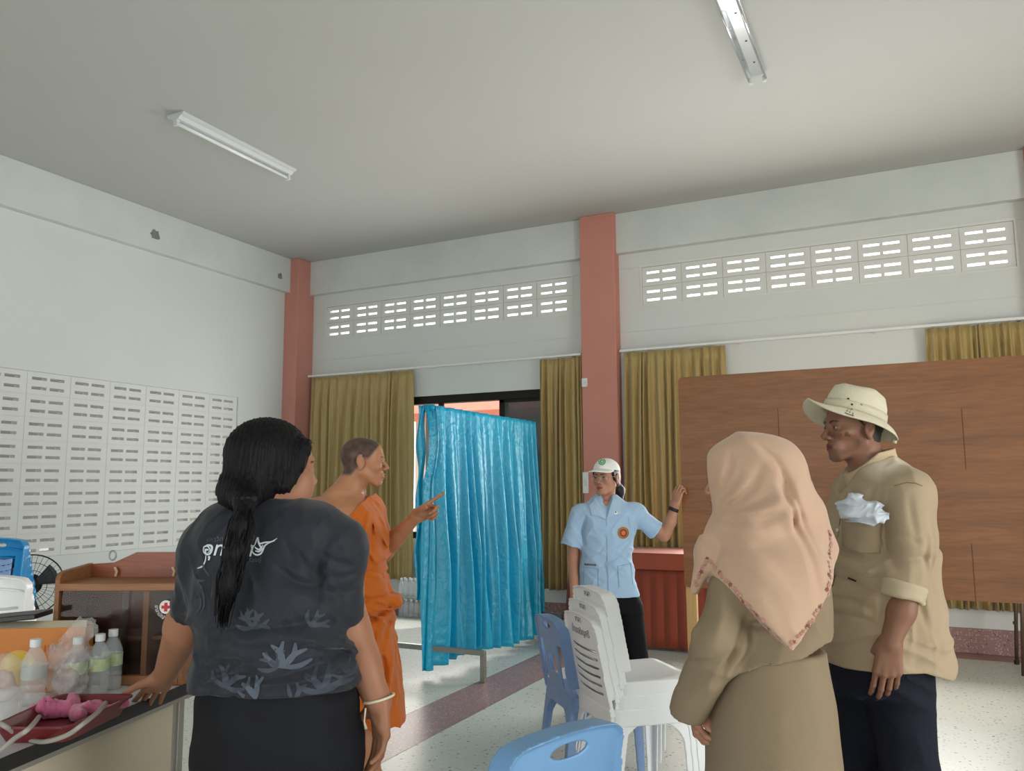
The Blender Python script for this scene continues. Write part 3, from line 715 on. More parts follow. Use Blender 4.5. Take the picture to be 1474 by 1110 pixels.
def band(u, v):
    per = 2*d_+w_; s = u*per; o = .006+.02*v
    if s < d_: return (-o-.004, d_-s, tz-v*.13)
    if s < d_+w_: return (s-d_, -o-.004, tz-v*.13)
    return (w_+o+.004, s-d_-w_, tz-v*.13)
b = MB(); b.grid(band, 120, 4); b.build('valance', mat('brick_red_valance', 'a04a30', .5, sheen=.2), rt, solid=.003)
# ------------------------------------------------------------------ blue hospital screen
m_steel = mat('brushed_steel', '9a9a94', .35, metal=.85); sx, sy0, sy1 = -3.285, 5.28, 7.08
scn = thing('privacy_screen', 'shiny blue curtain screen on a low steel frame by the window', 'screen', (sx, sy0, 0))
zt = 1.985
for y in (0, sy1-sy0):
    MB().box((-.016, y-.016, .22), (.016, y+.016, zt)).build('post', m_steel, scn, bevel=.003)
    xa, xb = (-.5, .485) if y == 0 else (-.42, .33)
    MB().box((xa, y-.018, .185), (xb, y+.018, .222)).build('foot_bar', m_steel, scn, bevel=.003)
    for x in (xa+.018, xb-.018): MB().box((x-.018, y-.018, 0), (x+.018, y+.018, .185)).build('foot_leg', m_steel, scn, bevel=.003)
MB().tube([(0, 0, zt-.01), (0, sy1-sy0, zt-.01)], .012, 10).build('top_rail', m_steel, scn, smooth=True)
m_blue = mat('shiny_blue_film', '12a6cc', .27, spec=.7, var=.45, vscale=5, vcol='0e90b6', bump=.9, bscale=24, bstretch=(1, 1.6, .9))
r_ = random.Random(5); pk = [r_.uniform(0, 6.28) for _ in range(8)]
def cloth(u, v):
    """u along the rail from the front post to the back, v down"""
    y = -.02+u*(sy1-sy0+.06); a = .012+.05*min(1, v*1.6)
    n = 2*math.pi*(u*11+.35*math.sin(u*9+pk[0])); o = a*(math.sin(n+.5*math.sin(v*4+pk[1]))+.35*math.sin(2.3*n+pk[2]+v*2))+.014*math.sin(v*9+u*31)*v
    drop = 1.93-.05*math.sin(u*5+1)-.03*u
    if u < .12: drop += .03
    return (.055+o+.03*v+.05*math.sin(u*3.1)*v, y+.02*v*math.sin(n*.5+pk[3]), zt+.012-v*drop)
b = MB(); b.grid(cloth, 300, 60); b.build('curtain_cloth', m_blue, scn, smooth=True, solid=.002)
def flap(u, v):
    """the cloth's free edge wrapped round the front post, gaping open near the top"""
    g = .035*math.sin(math.pi*min(1, v*3.2)) if v < .3125 else 0; x = -.062+u*(.05)-g*.3; 
    return (x+.01*math.sin(v*22+u*3)-.012*math.sin(v*3), -.05+.03*u+.012*math.sin(u*7+v*6), zt+.012-v*1.45)
b = MB(); b.grid(flap, 14, 50); b.build('curtain_flap', m_blue, scn, smooth=True, solid=.002)
def wrap(u, v):
    g = .045*math.sin(math.pi*min(1, v/.3))*(v < .3); a = u*1.0
    return (-.015+g*.9+.075*a+.01*math.sin(v*8+u*9), -.055+.05*a+.014*math.sin(u*9+v*5+1), zt+.012-v*1.95)
b = MB(); b.grid(wrap, 18, 60); b.build('curtain_flap', m_blue, scn, smooth=True, solid=.002)
b = MB(); b.grid(lambda u, v: (-.03+.1*u, -.03+.006*math.sin(u*6), zt+.016-v*.05), 8, 3); b.build('curtain_flap', m_blue, scn, smooth=True, solid=.002)
# ------------------------------------------------------------------ water bottles
m_water = mat('clear_water_plastic', 'eef5f7', .1, alpha=.27, spec=.9); m_cap = mat('white_cap', 'e6eaec', .4); m_lab = mat('pale_label', 'cfe0dc', .5)
def bottle(label, loc, h=.2, r=.032, lab=None, group=None):
    t = thing('water_bottle', label, 'bottle', loc, group=group)
    p = [(r*.9, 0), (r, .008), (r, h*.18), (r*.93, h*.2), (r, h*.22), (r, h*.3), (r*.93, h*.32), (r, h*.34), (r, h*.62), (r*.95, h*.68), (r*.72, h*.78), (r*.42, h*.86), (r*.4, h*.9)]
    MB().lathe(p, (0, 0, 0), 20).build('body', m_water, t, smooth=True)
    MB().lathe([(r*.47, h*.885), (r*.47, h), (r*.4, h*1.005)], (0, 0, 0), 16).build('cap', m_cap, t, smooth=False)
    if lab is not None:
        b = MB(); b.grid(lambda u, v: (r*1.015*math.cos(u*6.2832), r*1.015*math.sin(u*6.2832), h*(.4+.2*v)), 20, 2, True); lo = b.build('label_sleeve', lab, t, smooth=True)
    return t
tb = bottle('small clear water bottle in the shrink-wrapped stack under the window', (-4.45, 7.5, 0), .19, .029, group='water bottles stacked by the wall')
first = True
for tier in range(2):
    for i in range(9):
        for j in range(2):
            loc = (-5.02+i*.066, 7.6-j*.066, .0+tier*.215)
            lb = 'small clear water bottle in the '+('upper' if tier else 'lower')+' tier under the window, '+('wall-side' if j == 0 else 'room-side')+' row'
            if first: tb.location = loc; tb['label'] = lb; first = False
            else: dup(tb, loc, label=lb)
m_film = mat('shrink_film', 'dfe6e8', .2, alpha=.2, spec=.6)
bp_ = MB().box((-5.06, 7.5, .2), (-4.46, 7.64, .2145)).build('cardboard_layer', mat('grey_card', 'a8aaa6', .8)); tag(bp_, 'flat card layer between two tiers of water bottles', 'card')
# ------------------------------------------------------------------ plastic chairs
def chair_meshes(kind):
    """meshes of a stacking plastic chair: x right, y forward, z up, origin on the floor under the seat centre"""
    out = {}; SH = .43; TOP = .81
    yb = lambda x, z: -.195-.065*np.clip((z-SH)/.38, -.3, 1.3)+.25*x*x
    def outline(x, z):
        w = .205-.012*np.clip((z-SH)/.38, 0, 1); arch = TOP-.02+.022*(1-(x/.2)**2); dx = np.abs(x)-w; dz = z-arch; r = .045
        qx, qz = np.maximum(dx+r, 0), np.maximum(dz+r, 0); return np.maximum(np.hypot(qx, qz)-r+np.minimum(np.maximum(dx+r, dz+r), 0), (SH-.03)-z)
    def slot(x, z, cx, cz, hw, hh, bow=0.): zz = z-cz-bow*(x-cx)**2; qx = np.abs(x-cx)-hw+hh; return np.hypot(np.maximum(qx, 0), zz)-hh
    def holes(x, z):
        h = np.full(x.shape, 1.)
        if kind == 'slats':
            for i in range(6): h = np.minimum(h, slot(x, z, 0, .475+i*.036, .145, .0045, .35))
        else:
            h = np.minimum(h, np.sqrt((x/.062)**2+((z-(TOP-.045))/.017)**2)*.017-.017)
            if kind == 'splat':
                for s_ in (-1, 1): h = np.minimum(h, np.maximum(np.abs(x-s_*(.145-.02*(z-.5)))-.022, np.abs(z-.565)-.10)-.008)
                h = np.minimum(h, np.maximum(np.abs(x)-.05, np.abs(z-.57)-.035)-.012)
            else:
                h = np.minimum(h, np.maximum(np.abs(x)-.105, np.abs(z-.565)-.115)-.02)
        return h
    B = Field()
    def bf(p):
        x, y, z = p[..., 0], p[..., 1], p[..., 2]; o = outline(x, z); h = holes(x, z); rim = np.clip(1+o/.012, 0, 1); sh = np.abs(y-yb(x, z)+.006*rim)-(.0042+.008*rim)
        wing = np.maximum(np.maximum(np.abs(o+.005)-.005, np.abs(y-yb(x, z)-.024)-.03), SH+.04-z-.3*(z < SH+.04)*0)
        return np.minimum(np.maximum(np.maximum(sh*.88, o), -h), wing)
    B._add((-.22, -.42, .39), (.22, -.12, .84), bf, .001, 1); out['backrest'] = B.mesh('backrest', .0042)
    if kind == 'arch':
        Pn = Field(); Pn._add((-.14, -.4, .42), (.14, -.15, .72), lambda p: np.maximum(np.abs(p[..., 1]-yb(p[..., 0], p[..., 2])-.002)-.003, np.maximum(np.abs(p[..., 0])-.115, np.abs(p[..., 2]-.565)-.125)), .001, 1); out['panel'] = Pn.mesh('panel', .006)
    S = Field()
    def sf(p):
        x, y, z = p[..., 0], p[..., 1], p[..., 2]; w = .205+.015*np.clip((y+.2)/.4, 0, 1); qx = np.abs(x)-w+.05; qy = np.abs(y-.005)-.205+.05; o = np.hypot(np.maximum(qx, 0), np.maximum(qy, 0))+np.minimum(np.maximum(qx, qy), 0)-.05
        zt_ = SH-.012*np.clip(1-(x/.18)**2-(y/.18)**2, 0, 1)-.02*np.clip((y-.14)/.07, 0, 1)**2; top = np.maximum(np.maximum(z-zt_, zt_-.006-z), o)
        ap = np.maximum(np.maximum(np.abs(o+.004)-.004, z-zt_), (SH-.075+.0*x)-z); return np.minimum(top, ap)
    S._add((-.24, -.24, .33), (.24, .24, .45), sf, .001, 1); out['seat'] = S.mesh('seat', .0045)
    for s_, f_, nm in ((-1, 1, 'fl'), (1, 1, 'fr'), (-1, -1, 'rl'), (1, -1, 'rr')):
        Lg = Field(); y1 = .20 if f_ > 0 else -.235
        def lf(p, s_=s_, f_=f_, y1=y1):
            x, y, z = p[..., 0], p[..., 1], p[..., 2]; t_ = np.clip(z/.42, 0, 1); cx = s_*(.212-.02*t_); cy = y1+( -.0 if f_ > 0 else .05)*t_; wd = .018+.012*t_+.10*np.clip((t_-.62)/.38, 0, 1)**2
            dx = (x-cx)*s_; dy = (y-cy)*f_                                # both grow outward
            a = np.maximum(np.maximum(np.abs(dx)-.004, dy-.004), -dy-2*wd); b_ = np.maximum(np.maximum(np.abs(dy)-.004, dx-.004), -dx-2*wd*.8)
            return np.maximum(np.minimum(a, b_), np.maximum(-z, z-.415))
        Lg._add((-.25 if s_ < 0 else .05, (.02 if f_ > 0 else -.26), 0), (-.05 if s_ < 0 else .25, (.24 if f_ > 0 else -.02), .42), lf, .001, 1); out['leg_'+nm] = Lg.mesh('leg', .0042)
    return out
def make_chair(kind, m, label, loc, fwd, group=None, mp=None, sc=1.):
    fwd = nrm(fwd); t = thing('plastic_chair', label, 'chair', loc, math.atan2(-fwd[0], fwd[1]), group); t.scale = (sc,)*3
    if kind not in CHM: CHM[kind] = chair_meshes(kind)
    for k, me in CHM[kind].items():
        me2 = me.copy(); me2.materials.append(mp if (k == 'panel' and mp) else m); link(k.split('_')[0], me2, None, t)
    return t
CHM = {}
m_wp = mat('white_plastic', 'f0f2f2', .35, spec=.5); m_bp = mat('faded_blue_plastic', '7f9cc6', .42, spec=.45, var=.4, vscale=14, vcol='6c89b5'); m_sb = mat('steel_blue_plastic', '6f9ac4', .38, spec=.5); m_gb = mat('glossy_azure_plastic', '1a8fd0', .2, spec=.6); m_pb = mat('pale_blue_panel', '8aa9d6', .25)
cf = VR*.96+VF*.28; cr_ = A3((cf[1], -cf[0], 0))                                # chair's own right is toward the sight line's near side
A_ = PH(873, 857, 3.6); cen = A_-cr_*.205+cf*.25-cf*.046; cen[2] = 0
m_txt = mat('dark_print', '3b3f52', .6)
def chair_print(t, bk):
    for s_, sz, z in (('ศาลา', .038, .77), ('บ้านเจริญศรี', .044, .715)):
        me = text_mesh(s_, sz, .0003); me.transform(Matrix.Rotation(math.pi/2, 4, 'X')); me.transform(Matrix.Translation((0, 0, z)))
        for v in me.vertices: v.co.y = -.195-.065*min(1.3, (v.co.z-.43)/.38)+.25*v.co.x**2-.0056
        me.materials.append(m_txt); link('printed_lettering', me, None, t)
wc0 = make_chair('slats', m_wp, 'white plastic chair at the bottom of a three-chair stack', cen, cf, 'stacked white chairs'); chair_print(wc0, 0)
dup(wc0, tuple(cen+cf*.023+Z3*.056), label='white plastic chair in the middle of a three-chair stack'); dup(wc0, tuple(cen+cf*.046+Z3*.112), label='white plastic chair on top of a three-chair stack')
bf_ = PH(770, 873, 4.3); bc = bf_+cr_*.19+cf*.23; bc[2] = 0
make_chair('splat', m_bp, 'faded blue plastic chair with hand hole behind the white chair stack', bc, cf, sc=.92)
n0, n1 = PH(722, 1100, 1.86), PH(900, 1022, 2.14); nw = nrm((n1-n0)*A3((1, 1, 0))); nf = A3((-nw[1], nw[0], 0)); nc = (n0+n1)/2+nf*.25; nc[2] = 0
make_chair('splat', m_sb, 'steel blue plastic chair with oval hand hole beside white chair stack', nc, nf)
k = PH(-47, 850, 3.72); k[2] = 0; kf = -VF*1.0+VR*.12
w2 = make_chair('slats', m_wp, 'white slatted plastic chair stacked behind the wooden cabinet', k, kf, 'white chairs behind the cabinet')
w2['label'] = 'lowest white slatted chair of the stack behind the wooden cabinet'
for i, wd_ in enumerate(('second from bottom', 'third from bottom', 'topmost'), 1): dup(w2, tuple(k+nrm(kf)*.02*i+Z3*.056*i), label=wd_+' white slatted chair of the stack behind the wooden cabinet')
k = PH(-24, 800, 4.85); k[2] = 0; g2 = make_chair('arch', m_gb, 'glossy azure plastic chair stacked behind the white slatted chairs', k, -VF+VR*.1, 'azure chairs behind the white chairs', m_pb)
g2['label'] = 'lowest glossy azure chair of the stack behind the white slatted chairs'
for i, wd_ in enumerate(('second from bottom', 'third from bottom', 'fourth from bottom', 'fifth from bottom', 'topmost'), 1): dup(g2, tuple(k-VF*.02*i+Z3*.056*i), label=wd_+' glossy azure chair of the stack behind the white slatted chairs')
# ------------------------------------------------------------------ stand fan
fc = PH(44, 842, 5.6); fn = thing('stand_fan', 'black stand fan behind the stacked chairs', 'fan', (fc[0], fc[1], 0)); m_bk = mat('black_wire', '1d1d1f', .4); fz = fc[2]
dv = nrm(VF*-1+VR*.5); du = A3((-dv[1], dv[0], 0))
for r, o in ((.2, 0), (.2, .03), (.15, .045), (.1, .055), (.05, .06)): MB().tube([du*r*math.cos(a)+Z3*(fz+r*math.sin(a))+dv*o for a in np.linspace(0, 6.2832, 36)], .0035 if r == .2 else .002, 6, False).build('guard_ring', m_bk, fn, smooth=True)
gw = MB()
for i in range(36):
    a = i/36*6.2832; e = du*math.cos(a)+Z3*math.sin(a); gw.tube([e*.03+Z3*fz+dv*.06, e*.14+Z3*fz+dv*.05, e*.2+Z3*fz+dv*.01], .0014, 4)
o = gw.build('guard_wires', m_bk, fn); o['kind'] = 'stuff'
for i in range(3):
    a = i*2.094; b = MB(); b.grid(lambda u, v: (du*math.cos(a+v*.9)+Z3*math.sin(a+v*.9))*(.03+.14*u)+Z3*fz+dv*(.03*v), 6, 6); b.build('blade', mat('grey_blade', '55585c', .4), fn, smooth=True, solid=.003)
MB().tube([Z3*fz-dv*.03, Z3*fz-dv*.16], [.07, .05], 16).build('motor_housing', m_bk, fn); MB().tube([Z3*.03-dv*.08, Z3*(fz-.03)-dv*.08], .014, 10).build('pole', m_bk, fn); MB().lathe([(.19, 0), (.19, .015), (.05, .04)], tuple(-dv*.08), 24).build('base', m_bk, fn)
# ------------------------------------------------------------------ side table and what stands on it
TZ = .75; e0, e1 = onz(0, 1094, TZ), onz(287, 977.5, TZ); td = nrm((e1-e0)*A3((1, 1, 0))); tn = A3((-td[1], td[0], 0))   # tn points to the table's far side
if tn[0] > 0: tn = -tn
t0, t1 = e0-td*1.0, e1+td*.16; TL = float(np.linalg.norm((t1-t0)[:2])); TW = .75
tt = thing('folding_table', 'white topped table with black edge at the person\'s left hand', 'table', (t0[0], t0[1], 0), math.atan2(td[1], td[0]))
# local: x along the near edge, y to the far side
sg = 1 if (A3((-td[1], td[0], 0))@tn) > 0 else -1
bxl = lambda lo, hi: MB().box((lo[0], min(sg*lo[1], sg*hi[1]), lo[2]), (hi[0], max(sg*lo[1], sg*hi[1]), hi[2]))
bxl((.004, .004, TZ-.03), (TL-.004, TW-.004, TZ)).build('tabletop', mat('white_laminate', 'cfd2d6', .35), tt)
m_be = mat('black_edge_band', '141416', .45)
for lo, hi in (((0, 0, TZ-.034), (TL, .006, TZ+.001)), ((0, TW-.006, TZ-.034), (TL, TW, TZ+.001)), ((0, .006, TZ-.034), (.006, TW-.006, TZ+.001)), ((TL-.006, .006, TZ-.034), (TL, TW-.006, TZ+.001))): bxl(lo, hi).build('edge_band', m_be, tt)
m_gs = mat('grey_steel_leg', '9b9a92', .45, metal=.6)
for x in (.08, TL-.22):
    for y in (.03, TW-.06): bxl((x, y, 0), (x+.03, y+.03, TZ-.034)).build('leg', m_gs, tt, bevel=.003)
bxl((.0, .02, TZ-.055), (TL, .045, TZ-.034)).build('rail', m_gs, tt)
bxl((.14, .04, .12), (TL-.24, .05, TZ-.05)).build('modesty_panel', mat('cream_panel', 'c9bfa8', .6), tt)
TP = lambda px, py: onz(px, py, TZ+.001)
# ---- medicine cabinet
m_cw = wood('reddish_cabinet_wood', '8e4e30', '6d3520', .4, (2.2, 22, 22), 7.); m_cl = wood('light_cabinet_edge', '9a6a44', '7c4f30', .5, (2, 22, 22), 7.)
cl, crr = TP(70, 987), TP(262, 987); cx = nrm(crr-cl); CWd = float(np.linalg.norm(crr-cl)); cab = thing('medicine_cabinet', 'wooden medicine cabinet with sliding glass doors and a red cross', 'cabinet', (cl[0], cl[1], TZ+.001), math.atan2(cx[1], cx[0]))
ch = float(PH(160, 840, cl@VF)[2]-TZ); CD = .2
for x in (0, CWd-.016): MB().prism([(0, 0), (CD, 0), (CD, ch+.048), (.035, ch+.038), (.012, ch+.032), (0, ch+.012)], lambda u, v, q: (x+q, u, v), 0, .016).build('side_panel', m_cl, cab, bevel=.002)
MB().box((.016, .0, 0), (CWd-.016, CD-.01, .03)).build('bottom_panel', m_cl, cab, bevel=.002); MB().box((.016, -.004, ch-.024), (CWd-.016, CD-.01, ch)).build('top_panel', m_cl, cab, bevel=.002)
cp = [(.016, 0), (CWd-.016, 0), (CWd-.016, ch+.045), (CWd-.05, ch+.05), (CWd*.88, ch+.085), (CWd*.40, ch+.085), (CWd*.22, ch+.05), (.016, ch+.045)]
MB().prism(cp, lambda u, v, q: (u, q, v), CD-.012, CD).build('back_panel', m_cw, cab)
MB().box((.016, .04, ch*.42), (CWd-.016, CD-.012, ch*.42+.012)).build('shelf', m_cl, cab); MB().box((CWd*.66, .02, .03), (CWd*.66+.018, CD-.012, ch-.024)).build('divider', m_cl, cab)
m_gl = mat('cabinet_glass', '2a2420', .05, alpha=.3, spec=.6)
MB().box((.018, .010, .03), (CWd*.56, .013, ch-.024)).build('glass_door', m_gl, cab); MB().box((CWd*.5, .018, .03), (CWd-.018, .021, ch-.024)).build('glass_door', m_gl, cab)
m_rc = mat('red_cross', 'b8232a', .5); m_wd = mat('white_disc', 'e6e0da', .5); ccx, ccz = CWd*.845, ch*.76
MB().lathe([(.0215, -.0006), (.0215, .0006)], (0, 0, 0), 28).build('cross_disc', m_wd, cab, loc=(ccx, .0085, ccz)).rotation_euler = (math.pi/2, 0, 0)
cm = MB(); cm.prism([(-.005, -.014), (.005, -.014), (.005, -.005), (.014, -.005), (.014, .005), (.005, .005), (.005, .014), (-.005, .014), (-.005, .005), (-.014, .005), (-.014, -.005), (-.005, -.005)], lambda u, v, q: (u, q, v), -.0016, 0); cm.build('red_cross', m_rc, cab, loc=(ccx, .0078, ccz))
lt = text_mesh('ยาสามัญประจำบ้าน', .017, .0002)
for v in lt.vertices:
    a = v.co.x/.036; r = .036-v.co.y; v.co = (r*math.sin(a), -v.co.z, -r*math.cos(a))
lt.materials.append(m_wd); link('lettering', lt, None, cab, loc=(ccx, .008, ccz))
sc_ = MB(); sc_.tube([(CWd*.215+.012*math.cos(a), CD-.02, ch+.075+.016*math.sin(a)) for a in np.linspace(0, 6.2832, 16)], .003, 6, False); sc_.build('hanging_ring', m_gs, cab, smooth=True)
for x, z in ((.11, .02), (CWd*.72, .02)): MB().tube([(x, CD-.025, ch+.004), (x+.004, CD-.025, ch+.02), (x-.004, CD-.025, ch+.035)], .004, 6).build('hook', mat('bone_hook', 'c9a888', .5), cab)
# ---- box, folder, bag, bottles
m_or = mat('orange_card', 'c97a2c', .5, var=.3, vscale=8, vcol='b96820'); o0 = TP(-40, 999); o1 = TP(118, 995); ox = nrm((o1-o0)*A3((1, 1, 0))); OL = float(np.linalg.norm((o1-o0)[:2])); bh = float(PH(60, 905, (o0@VF+o1@VF)/2)[2]-TZ)
ob = thing('cardboard_box', 'orange printed carton box with a yellow circle, lid open', 'box', (o0[0], o0[1], TZ+.001), math.atan2(ox[1], ox[0]))
for lo, hi in (((0, 0, 0), (OL, .004, bh)), ((0, .06, 0), (OL, .064, bh)), ((0, .004, 0), (.004, .06, bh)), ((OL-.004, .004, 0), (OL, .06, bh)), ((.004, .004, 0), (OL-.004, .06, .004))): MB().box(lo, hi).build('panel', m_or, ob)
m_in = mat('card_inside', 'd8cdb0', .7); MB().prism([(0, bh), (OL, bh), (OL-.02, bh+.014), (.03, bh+.014)], lambda u, v, q: (u, .004+(v-bh)*3.6+q, v), 0, .003).build('flap', m_in, ob)
MB().prism([(0, bh), (OL, bh), (OL-.01, bh+.012), (.02, bh+.012)], lambda u, v, q: (u, .063-(v-bh)*1+q, v), 0, .003).build('flap', m_in, ob)
def arc_disc(r, n=28): return [(r*math.cos(2*math.pi*k/n), r*math.sin(2*math.pi*k/n)) for k in range(n)]
MB().prism(arc_disc(.055), lambda u, v, q: (OL*.4+u, q, bh*.38+v), -.0006, 0).build('printed_ring', mat('pale_yellow_print', 'd6a84a', .5), ob); MB().prism(arc_disc(.045), lambda u, v, q: (OL*.4+u, q, bh*.38+v), -.0012, -.0006).build('printed_circle', mat('yellow_print', 'd9b61f', .5), ob)
for i in range(6): MB().box((OL*.63+i*.011, -.0008, bh*.62), (OL*.63+i*.011+.004, 0, bh*.62+.022)).build('printed_stroke', mat('brown_print', 'a3541c', .6), ob)
MB().box((OL*.78, -.0008, .01), (OL*.98, 0, bh*.35)).build('printed_patch', mat('dark_red_print', '96302a', .6), ob)
fo = MB(); fo.box((-.14, -.02, bh+.005), (.12, .1, bh+.022)); fo = fo.build('folder', mat('black_folder', '1a1a1a', .4), bevel=.003, loc=tuple(TP(-10, 1000)+VF*.03+Z3*.014)); fo.rotation_euler = (.0, -.08, math.atan2(ox[1], ox[0])); tag(fo, 'black folder lying across the top of the orange carton', 'folder')
m_l2 = mat('green_label', '9fc0a4', .5, var=.9, vscale=60, vcol='d9cf8a')
bottle('single water bottle standing behind the dark red tray', TP(46, 1013), .185, .034, mat('clear_label', 'c8d2cf', .3, alpha=.5))
bottle('foremost labelled water bottle of the group beside the cabinet', TP(140, 999), .18, .031, m_l2, 'labelled water bottles'); bottle('middle labelled water bottle of the group beside the cabinet', TP(131, 995), .183, .031, m_l2, 'labelled water bottles') if False else None
p_ = TP(143, 999)+VF*.07; bottle('labelled water bottle behind the foremost one of the group', p_, .182, .031, m_l2, 'labelled water bottles'); p_ = TP(122, 1004)-VR*.03; bottle('labelled water bottle next to the clear plastic bag', p_, .178, .031, m_l2, 'labelled water bottles')
m_film2 = mat('clear_film', 'e8ecec', .12, alpha=.24, spec=.9, bump=.9, bscale=18)
def bag(c, r, h, label, seed, twist=True):
    G = Field(); c = A3(c); G.ell(c+Z3*h*.42, (r, r*.7, h*.42), k=.02); 
    if twist: G.rc(c+Z3*h*.72+VR*.012, c+Z3*h*.95+VR*.03, .035, .022, .03); G.rc(c+Z3*h*.95+VR*.03, c+Z3*h*1.0+VR*.045, .02, .028, .01)
    G.disp(folds(.016, (80, 100, 60), (VR+Z3*.5, VR-Z3*.7, Z3), seed, 1.4)); G.cut(c, -Z3, .004)
    o = thing('plastic_bag', label, 'plastic bag', c); link('film', G.mesh('film', .005, (), c), m_film2, o)
    I = Field(); I.ell(c+Z3*h*.3, (r*.7, r*.45, h*.26), k=.01); I.disp(folds(.008, (70, 90), (VR+Z3, VR-Z3*.6), seed+1)); I.cut(c+Z3*.004, -Z3, .002); link('contents', I.mesh('contents', .006, (), c), mat('pale_pink_contents', 'cfb6b2', .6, alpha=.55), o); return o
bag(TP(94, 1006)-VR*.0, .06, .205, 'twisted clear plastic bag standing against the orange carton', 3)
bag(TP(6, 1012)-VR*.015+VF*.02, .055, .16, 'low rounded clear plastic bag at the orange carton', 7, False)
cu = thing('plastic_cup', 'upside-down clear plastic cup beside the tray', 'cup', TP(8, 1040)); MB().lathe([(.038, 0), (.037, .004), (.033, .085), (.028, .088), (.0, .088)][:-1], (0, 0, 0), 24).build('wall', mat('clear_cup', 'e6eaea', .08, alpha=.3, spec=.8), cu, smooth=True); MB().tube([(.038*math.cos(a), .038*math.sin(a), .003) for a in np.linspace(0, 6.2832, 28)], .003, 6, False).build('rim', mat('clear_cup_rim', 'eef0f0', .1, alpha=.6), cu, smooth=True)
# ---- tray with pink cloth and grey tubing
rim = [onz(88, 1001, TZ+.045), onz(190, 1001, TZ+.045), onz(96, 1046, TZ+.045), onz(-10, 1046, TZ+.045)]; tc = sum(rim)/4; tc[2] = TZ+.001
tr = thing('tray', 'dark red plastic tray holding a pink cloth', 'tray', tc); m_tr = mat('maroon_plastic', '6e2529', .4, spec=.5)
def ring(f, z, ins=0.): return [A3((tc[0], tc[1], TZ+z))+(A3((p[0], p[1], 0))-A3((tc[0], tc[1], 0)))*f-tc for p in rim]
b = MB(); R_ = [ring(1.0, .044), ring(1.06, .047), ring(1.05, .042), ring(.88, .001), ring(.0001, .001)]; Ri = [ring(1.0, .046), ring(.84, .006)]
def rloop(loop, n=6):
    o = []; L_ = len(loop)
    for i in range(L_):
        p, a, c = loop[i], loop[i-1], loop[(i+1) % L_]; rr = .03; u = p+nrm(a-p)*rr; v = p+nrm(c-p)*rr
        for k in range(n+1): s_ = k/n; o.append(u*(1-s_)**2+p*2*s_*(1-s_)+v*s_*s_)
    return o
seq = [rloop(ring(.84, .006)), rloop(ring(1.0, .045)), rloop(ring(1.07, .047)), rloop(ring(1.07, .042)), rloop(ring(1.02, .040)), rloop(ring(.88, .001))]; n = len(seq[0])
b.add([p for s_ in seq for p in s_], [(i*n+k, i*n+(k+1) % n, (i+1)*n+(k+1) % n, (i+1)*n+k) for i in range(5) for k in range(n)]+[tuple(range(n)), tuple(5*n+k for k in range(n))[::-1]]); b.build('shell', m_tr, tr, smooth=False)
pk0 = onz(105, 1027, TZ+.02); G = Field(); rr = random.Random(6)
for i in range(16):
    a = A3((pk0[0], pk0[1], TZ+.024))+VR*rr.uniform(-.08, .075)+VF*rr.uniform(-.03, .04); G.rc(a, a+VR*rr.uniform(-.04, .04)+VF*rr.uniform(-.03, .03)+Z3*rr.uniform(0, .02), .019, .014, .007)
G.rc(pk0-VR*.08, pk0-VR*.11+VF*.01, .014, .016, .01); G.rc(pk0+VR*.07+VF*.02, pk0+VR*.12+VF*.05+Z3*.012, .012, .009, .01); G.disp(folds(.006, (150, 110), (VR+VF, VR-VF+Z3), 2, 1.0)); G.cut(A3((0, 0, TZ+.0085)), -Z3, .002)
po = link('pink_cloth', G.mesh('pink_cloth', .004, (), pk0), mat('pink_towelling', 'c7688c', .9, sheen=.4, bump=.3, bscale=200), None, loc=pk0); tag(po, 'crumpled pink cloth lying in the dark red tray', 'cloth')
def tubing(pix, zs, label):
    g = [onz(x, y, TZ+z) for x, y, z in zip([p[0] for p in pix], [p[1] for p in pix], zs)]; pts = []
    for i in range(len(g)-1):
        p0, p1, p2, p3 = g[max(i-1, 0)], g[i], g[i+1], g[min(i+2, len(g)-1)]
        for k_ in range(8): s_ = k_/8; pts.append(.5*((2*p1)+(-p0+p2)*s_+(2*p0-5*p1+4*p2-p3)*s_*s_+(-p0+3*p1-3*p2+p3)*s_**3))
    pts.append(g[-1]); c = g[0]; o = MB(); o.tube([p-c for p in pts], .006, 10); o = o.build('grey_tube', mat('grey_rubber_tube', '9a968e', .5), smooth=True, loc=c); tag(o, label, 'tube')
tubing([(152, 1012), (142, 1024), (120, 1042), (95, 1059), (60, 1068), (30, 1060), (8, 1046), (-12, 1036)], [.055, .058, .06, .03, .009, .012, .05, .056], 'grey rubber tube curving round the front of the tray')
tubing([(56, 1032), (50, 1040), (38, 1052), (20, 1064), (-2, 1082), (-25, 1096)], [.03, .056, .06, .035, .009, .009], 'grey rubber tube running from pink cloth over the tray rim')
